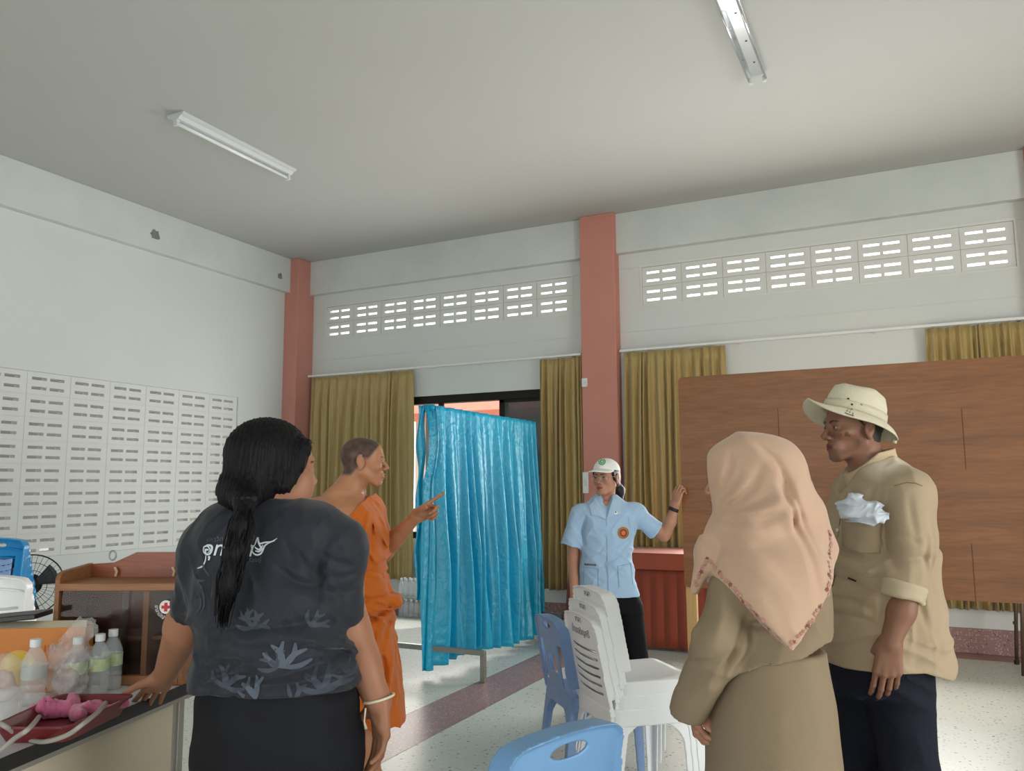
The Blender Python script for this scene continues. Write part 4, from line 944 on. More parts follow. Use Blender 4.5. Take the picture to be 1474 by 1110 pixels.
# ------------------------------------------------------------------ person in the dark printed T-shirt
def woman():
    D = 2.1; base = PH(400, 1010, D); O = np.array([base[0], base[1], 0.])
    t = thing('person', 'person seen from behind in dark printed T-shirt with long black ponytail', 'person', O)
    q = lambda x, y, d=0.: PH(x, y, D+d); Zh = A3((0, 0, 1))
    hd = Head(q(395, 672, .0), VF*.62+VR*.78-A3((0, 0, .08)), sc=1.0, wide=1.06)
    B = Field(); hd.build(B, q(390, 745, .0), rn=.062, rn2=.075, ears=False)
    B.ell(hd.pt(.04, .05, -.05), (.035, .04, .05), hd.M, .03)      # full cheeks
    B.ell(hd.pt(-.04, .05, -.05), (.035, .04, .05), hd.M, .03)
    shl, shr = q(318, 785, .02), q(474, 785, .0)
    B.loft([sec(735, 360, 425, .1, D), sec(770, 320, 470, .16, D), sec(850, 310, 480, .22, D), sec(950, 308, 500, .25, D), sec(1060, 310, 500, .28, D)], VR[:2])
    el, wl = q(267, 903, .10), q(237, 972, .36); B.chain([shl, el, wl], [.062, .052, .031], .02)
    er, wr = q(500, 908, .06), q(545, 1010, .02); B.chain([shr, q(490, 845, .03), er, wr], [.062, .056, .053, .033], .02)
    B.rc(q(497, 900, .06), q(522, 955, .04), .05, .042, .03)
    hand(B, wr, -A3((0, 0, 1))+VR*.1+VF*.06, VR*.75+VF*.55, 1, curl=(.22, .3, .36, .42), s=.98, tout=.5, tdown=.65, tcurl=.35)
    hl = dict(s=.95)
    hand(B, wl, -VR*.52-A3((0, 0, .55))+VF*.5, A3((0, 0, .75))+VR*.25-VF*.15, 1, curl=(.0, .05, .05, .1), tout=.9, tdown=.05, s=.95)
    for x in (345, 455):                                       # legs down to the ankles
        a = q(x, 1060); kx = a*1.; kx[2] = .42; an = a*1.; an[2] = .07; B.chain([a, kx, an], [.09, .06, .042], .03)
        B.rc(an, an+VF*.13-A3((0, 0, .035)), .04, .03, .02)
    base_c = lin('9a6c52')
    def col(V):
        C = skin_col(base_c, seed=2)(V); return hd.color(V, C, lin('8a4a44'), lin('1a1412'))
    r3 = lambda c, r, s: (A3(c)-r, A3(c)+r, s)
    me = B.mesh('body', .009, [r3(hd.c, .17, .004), r3(wr+A3((0, 0, -.09)), .13, .003), (np.minimum(wl, el)-.14, np.maximum(wl, el)+.12, .0045)], O, col)
    body = link('body', me, m_skin('tan'), t)
    # ---- hair
    m_hair = mat('black_hair', '08080a', .5, spec=.22, bump=.55, bscale=60, bstretch=(7, 7, .35))
    H = Field(); E = hd.E
    E(H, (0, -.022, .03), (.09, .108, .094), .01); E(H, (0, -.046, -.045), (.078, .07, .075), .04); E(H, (-.02, -.062, -.07), (.055, .05, .05), .03)
    for s_ in (-1, 1): hd.R(H, (s_*.074, .045, .05), (s_*.078, .0, -.05), .024, .018, .02)
    H.warp_sub(lambda p: -np.minimum(hd.loc(p)[..., 1]-.052-.22*np.maximum(hd.loc(p)[..., 2]-.035, 0)*0, .062-hd.loc(p)[..., 2]) if True else 0, hd.c-.2, hd.c+.2, .01)
    pb = q(353, 722, -.15)
    H.chain([hd.pt(0, -.08, -.07), pb], [.055, .026], .03)
    pts = [pb, q(348, 757, -.2), q(341, 795, -.215), q(330, 842, -.21), q(321, 893, -.195)]
    H.chain(pts, [.02, .022, .024, .021, .008], .02)
    def strands(p):
        a = np.arctan2((p-pts[0])@VF+.2, (p-pts[0])@VR); u = (p@VR); v = (p@VF)
        return .0016*np.sin(u*520+6*np.sin(p[..., 2]*11))+.0012*np.sin(u*260+v*330+5*np.sin(p[..., 2]*9+1))
    H.disp(strands)
    hair = link('hair', H.mesh('hair', .0042, (), O), m_hair, t)
    lk = MB(); rr = random.Random(4)
    for i in range(70):                                        # loose strands along the ponytail and over the nape
        o = A3((rr.gauss(0, .008), rr.gauss(0, .006), 0)); g = [pts[0]+o*.4]
        for j in range(1, 5): g.append(pts[j]+VR*(o[0]*(1.6 if j < 4 else 1.0)+rr.gauss(0, .002))-VF*(.014*(1-abs(j-2)/3)+abs(o[1])*.8)+A3((0, 0, rr.gauss(0, .012))))
        lk.tube(g, [.0016, .0018, .0018, .0016, .0006], 4)
    o = lk.build('loose_strands', m_hair, hair, smooth=True, loc=(0, 0, 0), kind='stuff'); o.data.transform(Matrix.Translation(-Vector(O)))
    tie = MB(); tie.tube([pb+A3((0, 0, .012)), pb-A3((0, 0, .012))], .029, 14); o = tie.build('hair_tie', mat('dark_cloth_tie', '1b1c22', .8), hair, bevel=.004); o.data.transform(Matrix.Translation(-Vector(O)))
    er_ = MB(); er_.lathe([(.003, -.02), (.006, -.012), (.003, 0)], hd.pt(.078, -.005, -.045), 8); o = er_.build('earring', mat('pearl', 'd8d4cc', .3), body); o.data.transform(Matrix.Translation(-Vector(O)))
    # ---- T-shirt
    S = Field(); ax = VR[:2]
    S.loft([sec(728, 356, 428, .13, D), sec(748, 318, 452, .19, D, .0), sec(775, 296, 478, .25, D), sec(820, 284, 484, .29, D), sec(880, 282, 492, .31, D), sec(935, 288, 502, .32, D), sec(975, 286, 512, .34, D), sec(1003, 285, 516, .345, D)], ax, 2.3, .03)
    S.rc(q(335, 760, .01), q(308, 790, .02), .06, .068, .05); cone(S, q(306, 790, .02), q(276, 887, .09), .078, .054, .05)
    S.rc(q(450, 762, .0), q(478, 792, .0), .06, .07, .05); cone(S, q(476, 788, .0), q(481, 891, .04), .084, .07, .05)
    S.rc(q(330, 760, -.05), q(430, 765, -.05), .065, .065, .06)
    f1 = folds(.012, (34, 46, 30), (A3((0, 0, 1))+VR*.25, A3((0, 0, 1))-VR*.3, A3((0, 0, 1))), 5, 1.0)
    f2 = folds(.006, (50, 38), (VR+A3((0, 0, .4)), VR-A3((0, 0, .7))), 9, 1.2)
    S.disp(lambda p: f1(p)*np.clip((1.22-p[..., 2])/.25, .2, 1)+f2(p)*.7)
    S.disp(grooves([([(398, 822), (415, 838), (432, 846), (447, 848)], .012, .010), ([(446, 875), (447, 845), (452, 810), (462, 775)], .014, .012), ([(420, 790), (432, 815), (445, 838)], .007, .008), ([(405, 775), (412, 800), (425, 825)], .005, .008),
        ([(292, 912), (340, 902), (400, 905), (450, 898)], .009, .009), ([(300, 928), (360, 922), (440, 926)], -.007, .012), ([(296, 946), (350, 952), (420, 944), (470, 930)], .010, .010), ([(300, 972), (380, 978), (450, 965), (490, 950)], .008, .010), ([(450, 940), (475, 952), (500, 972)], .008, .009), ([(292, 870), (296, 840), (302, 815)], .010, .010), ([(455, 800), (475, 815), (500, 822)], .006, .008), ([(452, 835), (480, 838), (505, 832)], .006, .009), ([(455, 860), (485, 862), (508, 852)], .005, .009), ([(330, 775), (325, 800), (318, 830)], .005, .012)], D-.16, q(400, 880)))
    S.cut(q(400, 1006, -.17), -Zh+VR*-.0, .004)
    m_sh = mat('navy_black_jersey', '1e222b', .62, spec=.3, sheen=.15, var=.4, vscale=7, vcol='171a21', bump=.12, bscale=500)
    sme = S.mesh('tshirt', .0055, (), O); shirt = link('tshirt', sme, m_sh, t)
    bv = bvh_of(sme, O)
    # sleeve hems
    m_p1 = mat('white_print', 'c9d3d8', .6); m_p2 = mat('grey_print', '4a535f', .65); m_p3 = mat('dim_print', '333a45', .65)
    def decal(me, px, py, sc_, m, name, rot=0., lift=.0016):
        c = PH(px, py, D-.165); cs, sn = math.cos(rot), math.sin(rot); X = VR*cs+A3((0, 0, sn)); Y = -VR*sn+A3((0, 0, cs))
        M = frame(c, X*sc_, Y*sc_, -VF*sc_); stick(me, bv, M, VF, lift); move_mesh(me, O); me.materials.clear(); return link(name, me, m, shirt)
    u = D/FPX
    decal(text_mesh('อุทยาน', .045, 0, 'LEFT', .25, .0006), 281, 801, 1, m_p1, 'lettering', -.02)
    decal(text_mesh('มหาวิทยาลัยราชภัฏ', .016, 0, 'LEFT', .2), 287, 782, 1, m_p2, 'lettering', .06)
    decal(text_mesh('เรียนรู้', .014, 0, 'LEFT', .2), 350, 811, 1, m_p2, 'lettering', .05)
    def ribbon(pts, w, px0=0, py0=0):
        """flat stroke through pixel points, in metres on the shirt plane"""
        n = len(pts); vs = []; fs = []
        for i in range(n):
            a = A3(pts[max(i-1, 0)]); b = A3(pts[min(i+1, n-1)]); d = nrm(np.append(b-a, 0))[:2]; nn = A3((-d[1], d[0])); ww = w[i] if hasattr(w, '__len__') else w
            for s_ in (-1, 1): vs.append(((pts[i][0]+nn[0]*ww*s_)*u, -(pts[i][1]+nn[1]*ww*s_)*u, 0))
            if i: fs.append((2*i-2, 2*i-1, 2*i+1, 2*i))
        me = bpy.data.meshes.new('print'); me.from_pydata(vs, [], fs); return me
    def curve(ctrl, n=14):
        c = [A3(x) for x in ctrl]; out = []
        for i in range(len(c)-1):
            p0, p1, p2, p3 = c[max(i-1, 0)], c[i], c[i+1], c[min(i+2, len(c)-1)]
            for k in range(n):
                s_ = k/n; out.append(.5*((2*p1)+(-p0+p2)*s_+(2*p0-5*p1+4*p2-p3)*s_*s_+(-p0+3*p1-3*p2+p3)*s_**3))
        out.append(c[-1]); return out
    def stroke(ctrl, w, m, name='print_mark'):
        pts = curve(ctrl); n = len(pts); ws = [w*(.25+.75*math.sin(math.pi*min(1, max(0, (i+.6)/n)))) for i in range(n)]
        return decal(ribbon(pts, ws), 0, 0, 1, m, name)
    def stroke_at(ctrl, w, m):
        cx = sum(c[0] for c in ctrl)/len(ctrl); cy = sum(c[1] for c in ctrl)/len(ctrl)
        pts = [(x-cx, y-cy) for x, y in curve(ctrl)]; n = len(pts); ws = [w*(.3+.7*math.sin(math.pi*(i+.6)/(n+.2))) for i in range(n)]
        return decal(ribbon(pts, ws), cx, cy, 1, m, 'print_mark')
    # spiral letter head with its tail, and the winged bird
    stroke_at([(288, 800), (283, 797), (284, 790), (290, 789), (293, 794), (289, 798)], 1.0, m_p1)
    stroke_at([(285, 803), (284, 811), (279, 818), (270, 821)], 1.2, m_p1)
    for c in ([(354, 784), (362, 786), (366, 776), (369, 783), (376, 782), (384, 781), (391, 777)], [(357, 787), (360, 795), (365, 799), (371, 797), (375, 788), (380, 784), (388, 781)],
              [(362, 788), (368, 792), (373, 786)], [(363, 794), (368, 795), (372, 791)], [(366, 780), (370, 788), (374, 793)]): stroke_at(c, 1.1, m_p1)
    rr = random.Random(3)
    def flower(cx, cy, r, m, a0=0., n=7, span=3.0):
        for k in range(n):
            a = a0+span*(k/(n-1)-.5); dx, dy = math.sin(a), -math.cos(a); b = (.25 if k % 2 else -.25)
            stroke_at([(cx, cy), (cx+dx*r*.5-dy*r*b*.5, cy+dy*r*.5+dx*r*b*.5), (cx+dx*r, cy+dy*r)], r*.085+.6, m)
    flower(362, 905, 24, m_p3, .1); flower(355, 893, 16, m_p3, .5, 5, 2.4); flower(408, 960, 34, m_p2, .2, 6, 2.4); flower(398, 962, 26, m_p3, -.6, 5, 2.); flower(440, 905, 22, m_p3, .9, 5, 2)
    flower(322, 990, 30, m_p3, .4, 6, 2.4); flower(370, 1003, 28, m_p2, -.5, 5, 1.6); flower(460, 1000, 34, m_p3, .1, 7, 2.6); flower(495, 985, 22, m_p3, -.3, 5, 2); flower(425, 1008, 24, m_p3, .6, 5, 2)
    for c in ([(262, 860), (258, 875), (268, 884), (277, 875), (272, 862), (264, 868)], [(268, 840), (280, 852), (284, 872), (278, 886)], [(262, 826), (272, 838), (284, 838)], [(276, 800), (280, 815), (292, 830)]): stroke_at(c, 1.8, m_p3)
    # ---- trousers
    T = Field(); T.loft([sec(965, 296, 500, .30, D), sec(1000, 288, 512, .335, D), sec(1050, 288, 514, .35, D), sec(1110, 294, 512, .34, D)], ax, 2.2, .03)
    for x, s_ in ((350, -1), (452, 1)):
        a = q(x, 1090); k_ = a-VR*s_*.0; k_ = A3((a[0], a[1], .45)); an = A3((a[0], a[1], .10)); T.rc(a, k_, .125, .095, .03); cone(T, k_, an, .095, .08, .02)
    T.rc(q(505, 1030, -.14), q(470, 1075, -.19), .006, .005, .01, -1)
    f3 = folds(.005, (30, 22), (A3((0, 0, 1))+VR*.6, VR), 3); T.disp(f3)
    link('trousers', T.mesh('trousers', .009, (), O), mat('black_trousers', '121318', .75, spec=.25, bump=.1, bscale=300), t)
    # ---- wrist cord
    wc = MB(); c = wr+A3((0, 0, .008)); ad = nrm(wr-er); e1 = nrm(np.cross(ad, VF)); e2 = np.cross(ad, e1)
    wc.tube([c+(e1*math.cos(a)*.0375+e2*math.sin(a)*.036)+ad*.012*math.sin(a+1) for a in np.linspace(0, 6.2832, 30)], .0035, 6)
    wc.tube([c-e1*.03-VF*.035, c-e1*.032-VF*.04-A3((0, 0, .03)), c-e1*.028-VF*.035-A3((0, 0, .05))], [.0025, .002, .004], 6)
    o = wc.build('wrist_cord', mat('cream_cord', 'cfc6ac', .8), t, smooth=True); o.data.transform(Matrix.Translation(-Vector(O)))
woman()
# ------------------------------------------------------------------ person in the orange robe
def monk():
    D = 3.8; b_ = PH(530, 1000, D); O = np.array([b_[0], b_[1], 0.]); Zv = A3((0, 0, 1))
    t = thing('person', 'person with shaved head in orange robe, pointing at the blue screen', 'person', O)
    q = lambda x, y, d=0.: PH(x, y, D+d)
    hd = Head(q(523.5, 664), VR*.98+VF*.16-Zv*.03, sc=.985)
    B = Field(); hd.build(B, q(496, 724, .0), rn=.056, rn2=.066, nose=1.0, lips=1.0)
    ax = VR[:2]
    B.loft([sec(712, 478, 516, .14, D), sec(728, 462, 532, .30, D), sec(750, 462, 545, .34, D), sec(790, 476, 548, .33, D), sec(830, 484, 546, .30, D), sec(880, 486, 552, .31, D), sec(930, 492, 548, .3, D)], ax, 2.2, .04)
    B.rc(q(503, 700, 0), q(455, 738, -.12), .042, .05, .05); B.rc(q(505, 703, .02), q(522, 730, .12), .04, .05, .05)   # trapezius
    B.rc(q(520, 718, -.02), q(465, 733, -.13), .012, .014, .03)                                        # collar bone
    B.rc(q(512, 700, -.035), q(519, 722, -.03), .012, .01, .012)                                       # neck tendon
    shr = q(462, 742, -.15); B.chain([shr, q(444, 800, -.17), q(452, 850, -.10)], [.06, .047, .04], .04); B.chain([q(452, 850, -.1), q(478, 905, -.05)], [.04, .028], .02)
    hand(B, q(478, 905, -.05), -Zv*.9+VR*.3, -VF, 1, s=.95)
    B.ell(q(452, 738, -.15), (.066, .066, .06), k=.04)
    shl = q(520, 735, .17); el, wr = q(552, 795, .16), q(598, 744.5, .04)
    B.chain([shl, el], [.055, .045], .03); B.chain([el, q(570, 775, .12), wr], [.044, .041, .027], .02)
    fg = [(-.05, .05, .05), (.9, 1.5, .8), (1.15, 1.5, .8), (1.2, 1.5, .9)]
    hand(B, wr, VR*.8+Zv*.46-VF*.1, VF*.75+Zv*.55, -1, fing=fg, s=.98, tout=.45, tdown=.75, tcurl=.5, spread=.03)
    for x, dd in ((522, -.09), (527, .12)):
        h_ = q(x, 920, dd); kn = q(x+3, 1040, dd); kn[2] = .46; an = A3((kn[0], kn[1], .075))+VR*.03; B.chain([h_, kn], [.075, .052], .03)
        B.chain([kn, kn*.5+an*.5-VR*.018, an], [.05, .05, .034], .02)
        B.rc(an-VR*.03-Zv*.035, an-VR*.02-Zv*.04, .034, .034, .02); B.rc(an-Zv*.02, an+VR*.15-Zv*.05, .036, .024, .02)
    def hairline(x, y, z):
        h = np.interp(y, [-.12, -.055, -.025, .0, .022, .042, .062, .08, .1], [-.068, -.066, -.03, .012, .012, .035, .066, .092, .12])
        ear = (np.abs(x) > .0725) & (((y+.013)/.021)**2+((z+.005)/.034)**2 < 1)
        w_ = np.clip((z-h)/.018+.5, 0, 1)*(.8+.2*vnoise(np.stack([x, y, z], -1)*60, 4)); return np.where((np.abs(x) < .082) & (z < .2) & (y > -.14) & ~ear, w_, 0)
    def col(V):
        C = skin_col(lin('b5805f'), seed=3)(V); return hd.color(V, C, lin('9c5a4c'), lin('3a2a22'), hair=lin('3f3733'), hairline=hairline)
    r3 = lambda c, r, s: (A3(c)-r, A3(c)+r, s)
    me = B.mesh('body', .009, [r3(hd.c, .16, .003), r3(q(615, 730, .03), .13, .003), (q(455, 765, -.25)-A3((.18, .18, .03)), q(510, 715, .1)+A3((.1, .1, .03)), .006)], O, col)
    link('body', me, m_skin('bronze', .42), t)
    # ---- robe
    S = Field()
    S.loft([sec(704, 508, 530, .2, D, .06), sec(720, 490, 534, .30, D, .04), sec(740, 476, 546, .37, D, .01), sec(765, 480, 554, .38, D), sec(795, 484, 556, .37, D), sec(828, 488, 553, .34, D)], ax, 2.2, .03)
    S.rc(q(522, 722, .1), q(530, 742, .17), .06, .07, .05); cone(S, q(530, 740, .17), q(555, 800, .17), .075, .062, .04)
    f0 = folds(.008, (52, 40), (VR*.9+Zv*.45, VR*.8+Zv*.7), 4, .7); S.disp(f0)
    S.disp(grooves([([(525, 718), (512, 750), (505, 800), (506, 828)], .010, .009), ([(527, 718), (524, 755), (518, 800), (520, 828)], .012, .010), ([(530, 722), (535, 760), (533, 800), (532, 826)], .010, .010), ([(533, 728), (545, 760), (548, 800)], .009, .009), ([(520, 722), (505, 748), (496, 775)], .009, .008), ([(528, 740), (530, 780), (527, 815)], -.008, .012)], D-.14, q(520, 780)))
    S.cut(q(508, 741, -.1), -VR*.85+Zv*.53+VF*.02, .008)
    L = Field()
    L.loft([sec(818, 488, 551, .34, D), sec(840, 487, 556, .35, D), sec(862, 487, 568, .37, D), sec(880, 489, 566, .38, D), sec(905, 492, 564, .37, D), sec(950, 492, 572, .38, D), sec(1000, 492, 580, .40, D), sec(1036, 492, 583, .41, D)], ax, 2.3, .02)
    L.rc(q(520, 856, -.17), q(568, 868, -.05), .03, .03, .03); L.rc(q(510, 880, -.18), q(566, 868, -.03), .022, .028, .03)
    L.rc(q(505, 832, -.165), q(549, 824, -.07), .011, .009, .014, -1)
    L.rc(q(515, 895, -.185), q(560, 882, -.09), .008, .008, .012, -1)
    f1 = folds(.009, (34, 48), (VR, VR+VF*.6), 8, .45); f2 = folds(.008, (44, 60), (Zv+VR*.55, Zv-VR*.25), 6, .8)
    L.disp(lambda p: f1(p)*np.clip((.78-p[..., 2])/.12, 0, 1)+f2(p)*np.clip((p[..., 2]-.66)/.12, 0, 1))
    L.disp(grooves([([(492, 900), (515, 898), (540, 888), (562, 874)], .018, .012), ([(492, 918), (510, 915), (530, 900), (550, 890)], .012, .010), ([(508, 850), (530, 842), (552, 845)], -.008, .012), ([(510, 868), (535, 862), (562, 858)], .010, .009), ([(556, 892), (548, 930), (552, 980), (556, 1030)], .014, .012), ([(543, 900), (530, 940), (528, 990), (527, 1035)], .012, .012), ([(525, 910), (512, 950), (508, 1000)], .010, .010), ([(562, 890), (566, 930), (572, 980)], .010, .010), ([(549, 905), (541, 960), (541, 1025)], -.010, .012)], D-.15, q(530, 950)))
    L.cut(q(550, 1034, 0), -Zv+VR*-.22, .004)
    m_r = mat('saffron_cloth', 'cf6a14', .72, sheen=.25, spec=.25, var=.35, vscale=5, vcol='b85708', bump=.1, bscale=400)
    ro = link('robe', S.mesh('robe', .006, (), O), m_r, t); link('lower_robe', L.mesh('lower_robe', .006, (), O), m_r, t)
monk()
# ------------------------------------------------------------------ person in the pale blue uniform blouse
def nurse():
    D = 5.25; b_ = PH(890, 900, D); O = np.array([b_[0], b_[1], 0.]); Zv = A3((0, 0, 1))
    t = thing('person', 'person in light blue blouse and white cap holding the plywood edge', 'person', O)
    q = lambda x, y, d=0.: PH(x, y, D+d); ax = VR[:2]
    hd = Head(q(872.5, 687.5), -VF*.82-VR*.57-Zv*.02, sc=.96)
    B = Field(); hd.build(B, q(872, 731, .03), rn=.047, rn2=.054, nose=.85, lips=1.15, open_=.003)
    B.loft([sec(722, 850, 895, .12, D, .02), sec(745, 836, 910, .17, D), sec(800, 845, 905, .19, D), sec(850, 852, 906, .17, D), sec(872, 856, 904, .15, D)], ax, 2.2, .03)
    shr, shl = q(832, 738), q(913, 738)
    B.chain([shr, q(825, 806, .02), q(827, 860, -.06)], [.045, .036, .026], .02); hand(B, q(827, 860, -.06), -Zv+VR*.05, -VR*.7-VF*.6, -1, s=.88)
    el, wr = q(956, 771, .02), q(972, 727, .0); B.chain([shl, q(938, 757, .03), el], [.046, .042, .036], .02); B.chain([el, q(965, 752, .01), wr], [.037, .035, .025], .015)
    fg = [(.35, .9, .7), (.4, .95, .7), (.45, 1., .7), (.5, 1., .7)]
    hand(B, wr, Zv*.92+VR*.22+VF*.05, -VR*.75-VF*.62, 1, fing=fg, s=.9, tout=.55, tdown=.6, tcurl=.7, spread=.02)
    for x0, x1 in ((868, 862), (900, 924)):
        h_ = q(x0, 880); an = q(x1, 985); an[2] = .07; kn = (h_+an)/2-VF*.02; B.chain([h_, kn, an], [.055, .042, .03], .02)
        B.rc(an-Zv*.035, an-VF*.12-Zv*.045, .03, .022, .02)
    def col(V):
        C = skin_col(lin('b08068'), seed=5)(V); return hd.color(V, C, lin('8d5248'), lin('2a1c18'))
    r3 = lambda c, r, s: (A3(c)-r, A3(c)+r, s)
    me = B.mesh('body', .009, [r3(hd.c, .15, .003), r3(q(975, 712), .1, .003), r3(q(960, 755), .12, .005)], O, col)
    link('body', me, m_skin('fair'), t)
    H = Field(); hd.E(H, (0, -.02, .03), (.079, .1, .086), .01); hd.E(H, (0, -.05, -.02), (.07, .06, .07), .03)
    for s_ in (-1, 1): hd.R(H, (s_*.07, .035, .03), (s_*.072, .012, -.015), .012, .008, .012)
    H.chain([hd.pt(0, -.1, -.02), hd.pt(-.03, -.13, -.09), hd.pt(-.04, -.125, -.16)], [.03, .032, .015], .02)
    H.warp_sub(lambda p: -np.minimum(hd.loc(p)[..., 1]-.045, .06-hd.loc(p)[..., 2]), hd.c-.2, hd.c+.2, .008)
    mh = mat('dark_brown_hair', '17110e', .4, spec=.4, bump=.4, bscale=60, bstretch=(7, 7, .4)); link('hair', H.mesh('hair', .004, (), O), mh, t)
    # ---- cap
    K = Field(); hd.E(K, (0, -.012, .043), (.086, .106, .086), .01, tilt=.12)
    K.cut(hd.pt(0, 0, .046), -hd.M[:, 2]-.12*hd.M[:, 1]*-1, .004)
    hd.E(K, (0, .0, .02), (.079, .098, .085), .004, -1)
    M = hd.M; brim = Field()
    def bf(p):
        l = hd.loc(p); x, y, z = l[..., 0], l[..., 1], l[..., 2]; zt = .058-.16*(y-.08)-3.6*x*x; d1 = np.abs(z-zt)-.0045; d2 = (np.sqrt((x/.08)**2+((y-.06)/.115)**2)-1)*.07; d3 = .082-(np.sqrt((x/.98)**2+(y+.012)**2)); return np.maximum(np.maximum(d1*.85, d2), np.maximum(d3, .03-y))
    K._add(hd.c-.19, hd.c+.19, bf, .004, 1)
    mc = mat('white_cotton', 'dfe3de', .7, bump=.1, bscale=300); cme = K.mesh('cap', .003, (), O, hi=hd.c+.2, lo=hd.c-.2); cap = link('cap', cme, mc, t)
    bv = bvh_of(cme, O)
    def on(bvh, px, py, me, m, name, par, dirn, lift=.002, dd=-.2, roll=0.):
        X = nrm(np.cross(Zv, -A3(dirn)))*1.; Y = np.cross(-A3(dirn), X); c = PH(px, py, D+dd); stick(me, bvh, frame(c, X, Y, -A3(dirn)), dirn, lift); move_mesh(me, O); me.materials.clear(); return link(name, me, m, par)
    def disc(r, n=20, r0=0.):
        vs = []; fs = []; rs = np.linspace(r0, r, 4)
        for rr in rs: vs += [(rr*math.cos(2*math.pi*k/n), rr*math.sin(2*math.pi*k/n), 0) for k in range(n)]
        for i in range(3):
            for k in range(n): fs.append((i*n+k, i*n+(k+1) % n, (i+1)*n+(k+1) % n, (i+1)*n+k))
        if r0 == 0: fs.append(tuple(range(n)))
        me = bpy.data.meshes.new('disc'); me.from_pydata(vs, [], fs); return me
    sd = nrm(ray(870, 700)); mg = mat('green_embroidery', '2f8a55', .7); mg2 = mat('pale_green_embroidery', 'a9d8b5', .7)
    on(bv, 866.5, 663.5, disc(.023), mg, 'cap_badge', cap, sd); on(bv, 866.5, 663.5, disc(.017, 20, .013), mg2, 'cap_badge', cap, sd, .003)
    lf = bpy.data.meshes.new('leaf'); lf.from_pydata([(-.008, -.006, 0), (.006, -.008, 0), (.008, .006, 0), (-.004, .009, 0)], [], [(0, 1, 2, 3)]); on(bv, 866.5, 663.5, lf, mg2, 'cap_badge', cap, sd, .0035)
    # ---- glasses
    g = MB()
    for s_ in (-1, 1):
        cc = [hd.pt(s_*.033+.024*math.copysign(abs(math.cos(a))**.8, math.cos(a)), .1-.1*abs(s_*.033+.02*math.cos(a))**1.2*1.5, -.004+.02*math.copysign(abs(math.sin(a))**.8, math.sin(a))) for a in np.linspace(0, 6.2832, 26)]
        g.tube(cc,   .0017, 6, False); g.tube([hd.pt(s_*.057, .092, .004), hd.pt(s_*.077, .05, .006), hd.pt(s_*.079, -.005, .002)], .0013, 6)
    g.tube([hd.pt(-.009, .1, .0), hd.pt(0, .104, .003), hd.pt(.009, .1, .0)], .0012, 6)
    o = g.build('glasses', mat('thin_metal_frame', 'b0a8a0', .3, metal=.6), t, smooth=True); o.data.transform(Matrix.Translation(-Vector(O)))
    # ---- blouse
    S = Field()
    S.loft([sec(712, 858, 888, .13, D, .02), sec(724, 842, 902, .16, D, .01), sec(738, 828, 917, .2, D), sec(760, 836, 914, .235, D), sec(800, 836, 909, .24, D), sec(830, 833, 913, .26, D), sec(857, 831, 920, .28, D)], ax, 2.3, .03)
    cone(S, q(833, 738), q(822, 785, .01), .052, .066, .035); S.rc(q(910, 735), q(918, 738), .05, .052, .03); cone(S, q(914, 738), q(944, 764, .03), .053, .06, .03)
    S.rc(q(873, 700, .0), q(873, 742, -.11), .048, .006, .01, -1)                       # neckline V
    f = folds(.004, (40, 34), (VR*.7+Zv*.7, VR*.8-Zv*.6), 12, .8); S.disp(f); S.disp(grooves([([(905, 780), (890, 800), (872, 812), (860, 818)], .008, .010), ([(908, 772), (893, 782), (880, 792)], .008, .009), ([(842, 785), (840, 765), (844, 745)], .012, .010), ([(912, 770), (905, 755), (903, 742)], .010, .009), ([(850, 800), (862, 795), (870, 786)], .006, .009), ([(880, 830), (895, 815), (905, 800)], .006, .010), ([(870, 840), (856, 832), (846, 822)], .005, .010)], D-.11, q(875, 790)))
    m_b = mat('pale_blue_cotton', '9fbbd6', .75, sheen=.1, spec=.25, bump=.08, bscale=400)
    sme = S.mesh('blouse', .0045, (), O); bl = link('blouse', sme, m_b, t); bs = bvh_of(sme, O); fd = VF
    # collar lapels
    def flat(pts, m, name, lift=.006, par=bl, th=.003, dd=-.14):
        """polygon given by pixels, laid on the blouse"""
        cx = sum(p[0] for p in pts)/len(pts); cy = sum(p[1] for p in pts)/len(pts); c = PH(cx, cy, D+dd)
        l2 = [((PH(x, y, D+dd)-c)@VR, (PH(x, y, D+dd)-c)@Zv) for x, y in pts]
        b = bmesh.new(); f_ = b.faces.new([b.verts.new((x, y, 0)) for x, y in l2]); bmesh.ops.triangulate(b, faces=[f_]); bmesh.ops.subdivide_edges(b, edges=b.edges, cuts=3, use_grid_fill=True)
        me = bpy.data.meshes.new(name); b.to_mesh(me); b.free()
        stick(me, bs, frame(c, VR, Zv, -VF), VF, lift); move_mesh(me, O); return link(name, me, m, par, solid=th)
    m_c = mat('pale_blue_collar', 'a6c1da', .75, bump=.08, bscale=400)
    flat([(857, 712), (849, 723), (853, 742), (862, 743), (873, 748), (868, 733)], m_c, 'collar'); flat([(887, 712), (898, 722), (895, 741), (884, 742), (874, 748), (879, 733)], m_c, 'collar')
    m_seam = mat('blouse_seam', '87a4c0', .8)
    flat([(873, 748), (874.2, 748), (876.2, 856), (875, 856)], m_seam, 'placket', .002, th=.001)
    for pts in ([(841, 817), (862, 819), (862, 820), (841, 818)], [(841, 817), (842, 817), (842, 850), (841, 850)], [(861, 819), (862, 819), (862, 850), (861, 850)], [(889, 815), (911, 812), (911, 813), (889, 816)], [(889, 815), (890, 815), (892, 846), (891, 846)], [(910, 813), (911, 813), (914, 843), (913, 843)]):
        flat(pts, m_seam, 'pocket_edge', .002, th=.0015)
    m_bt = mat('blue_button', '9fb6cc', .4)
    for px, py in ((873.5, 771), (873.8, 794), (874, 817)): on(bs, px, py, disc(.0065, 12), m_bt, 'button', bl, VF, .005, -.15)
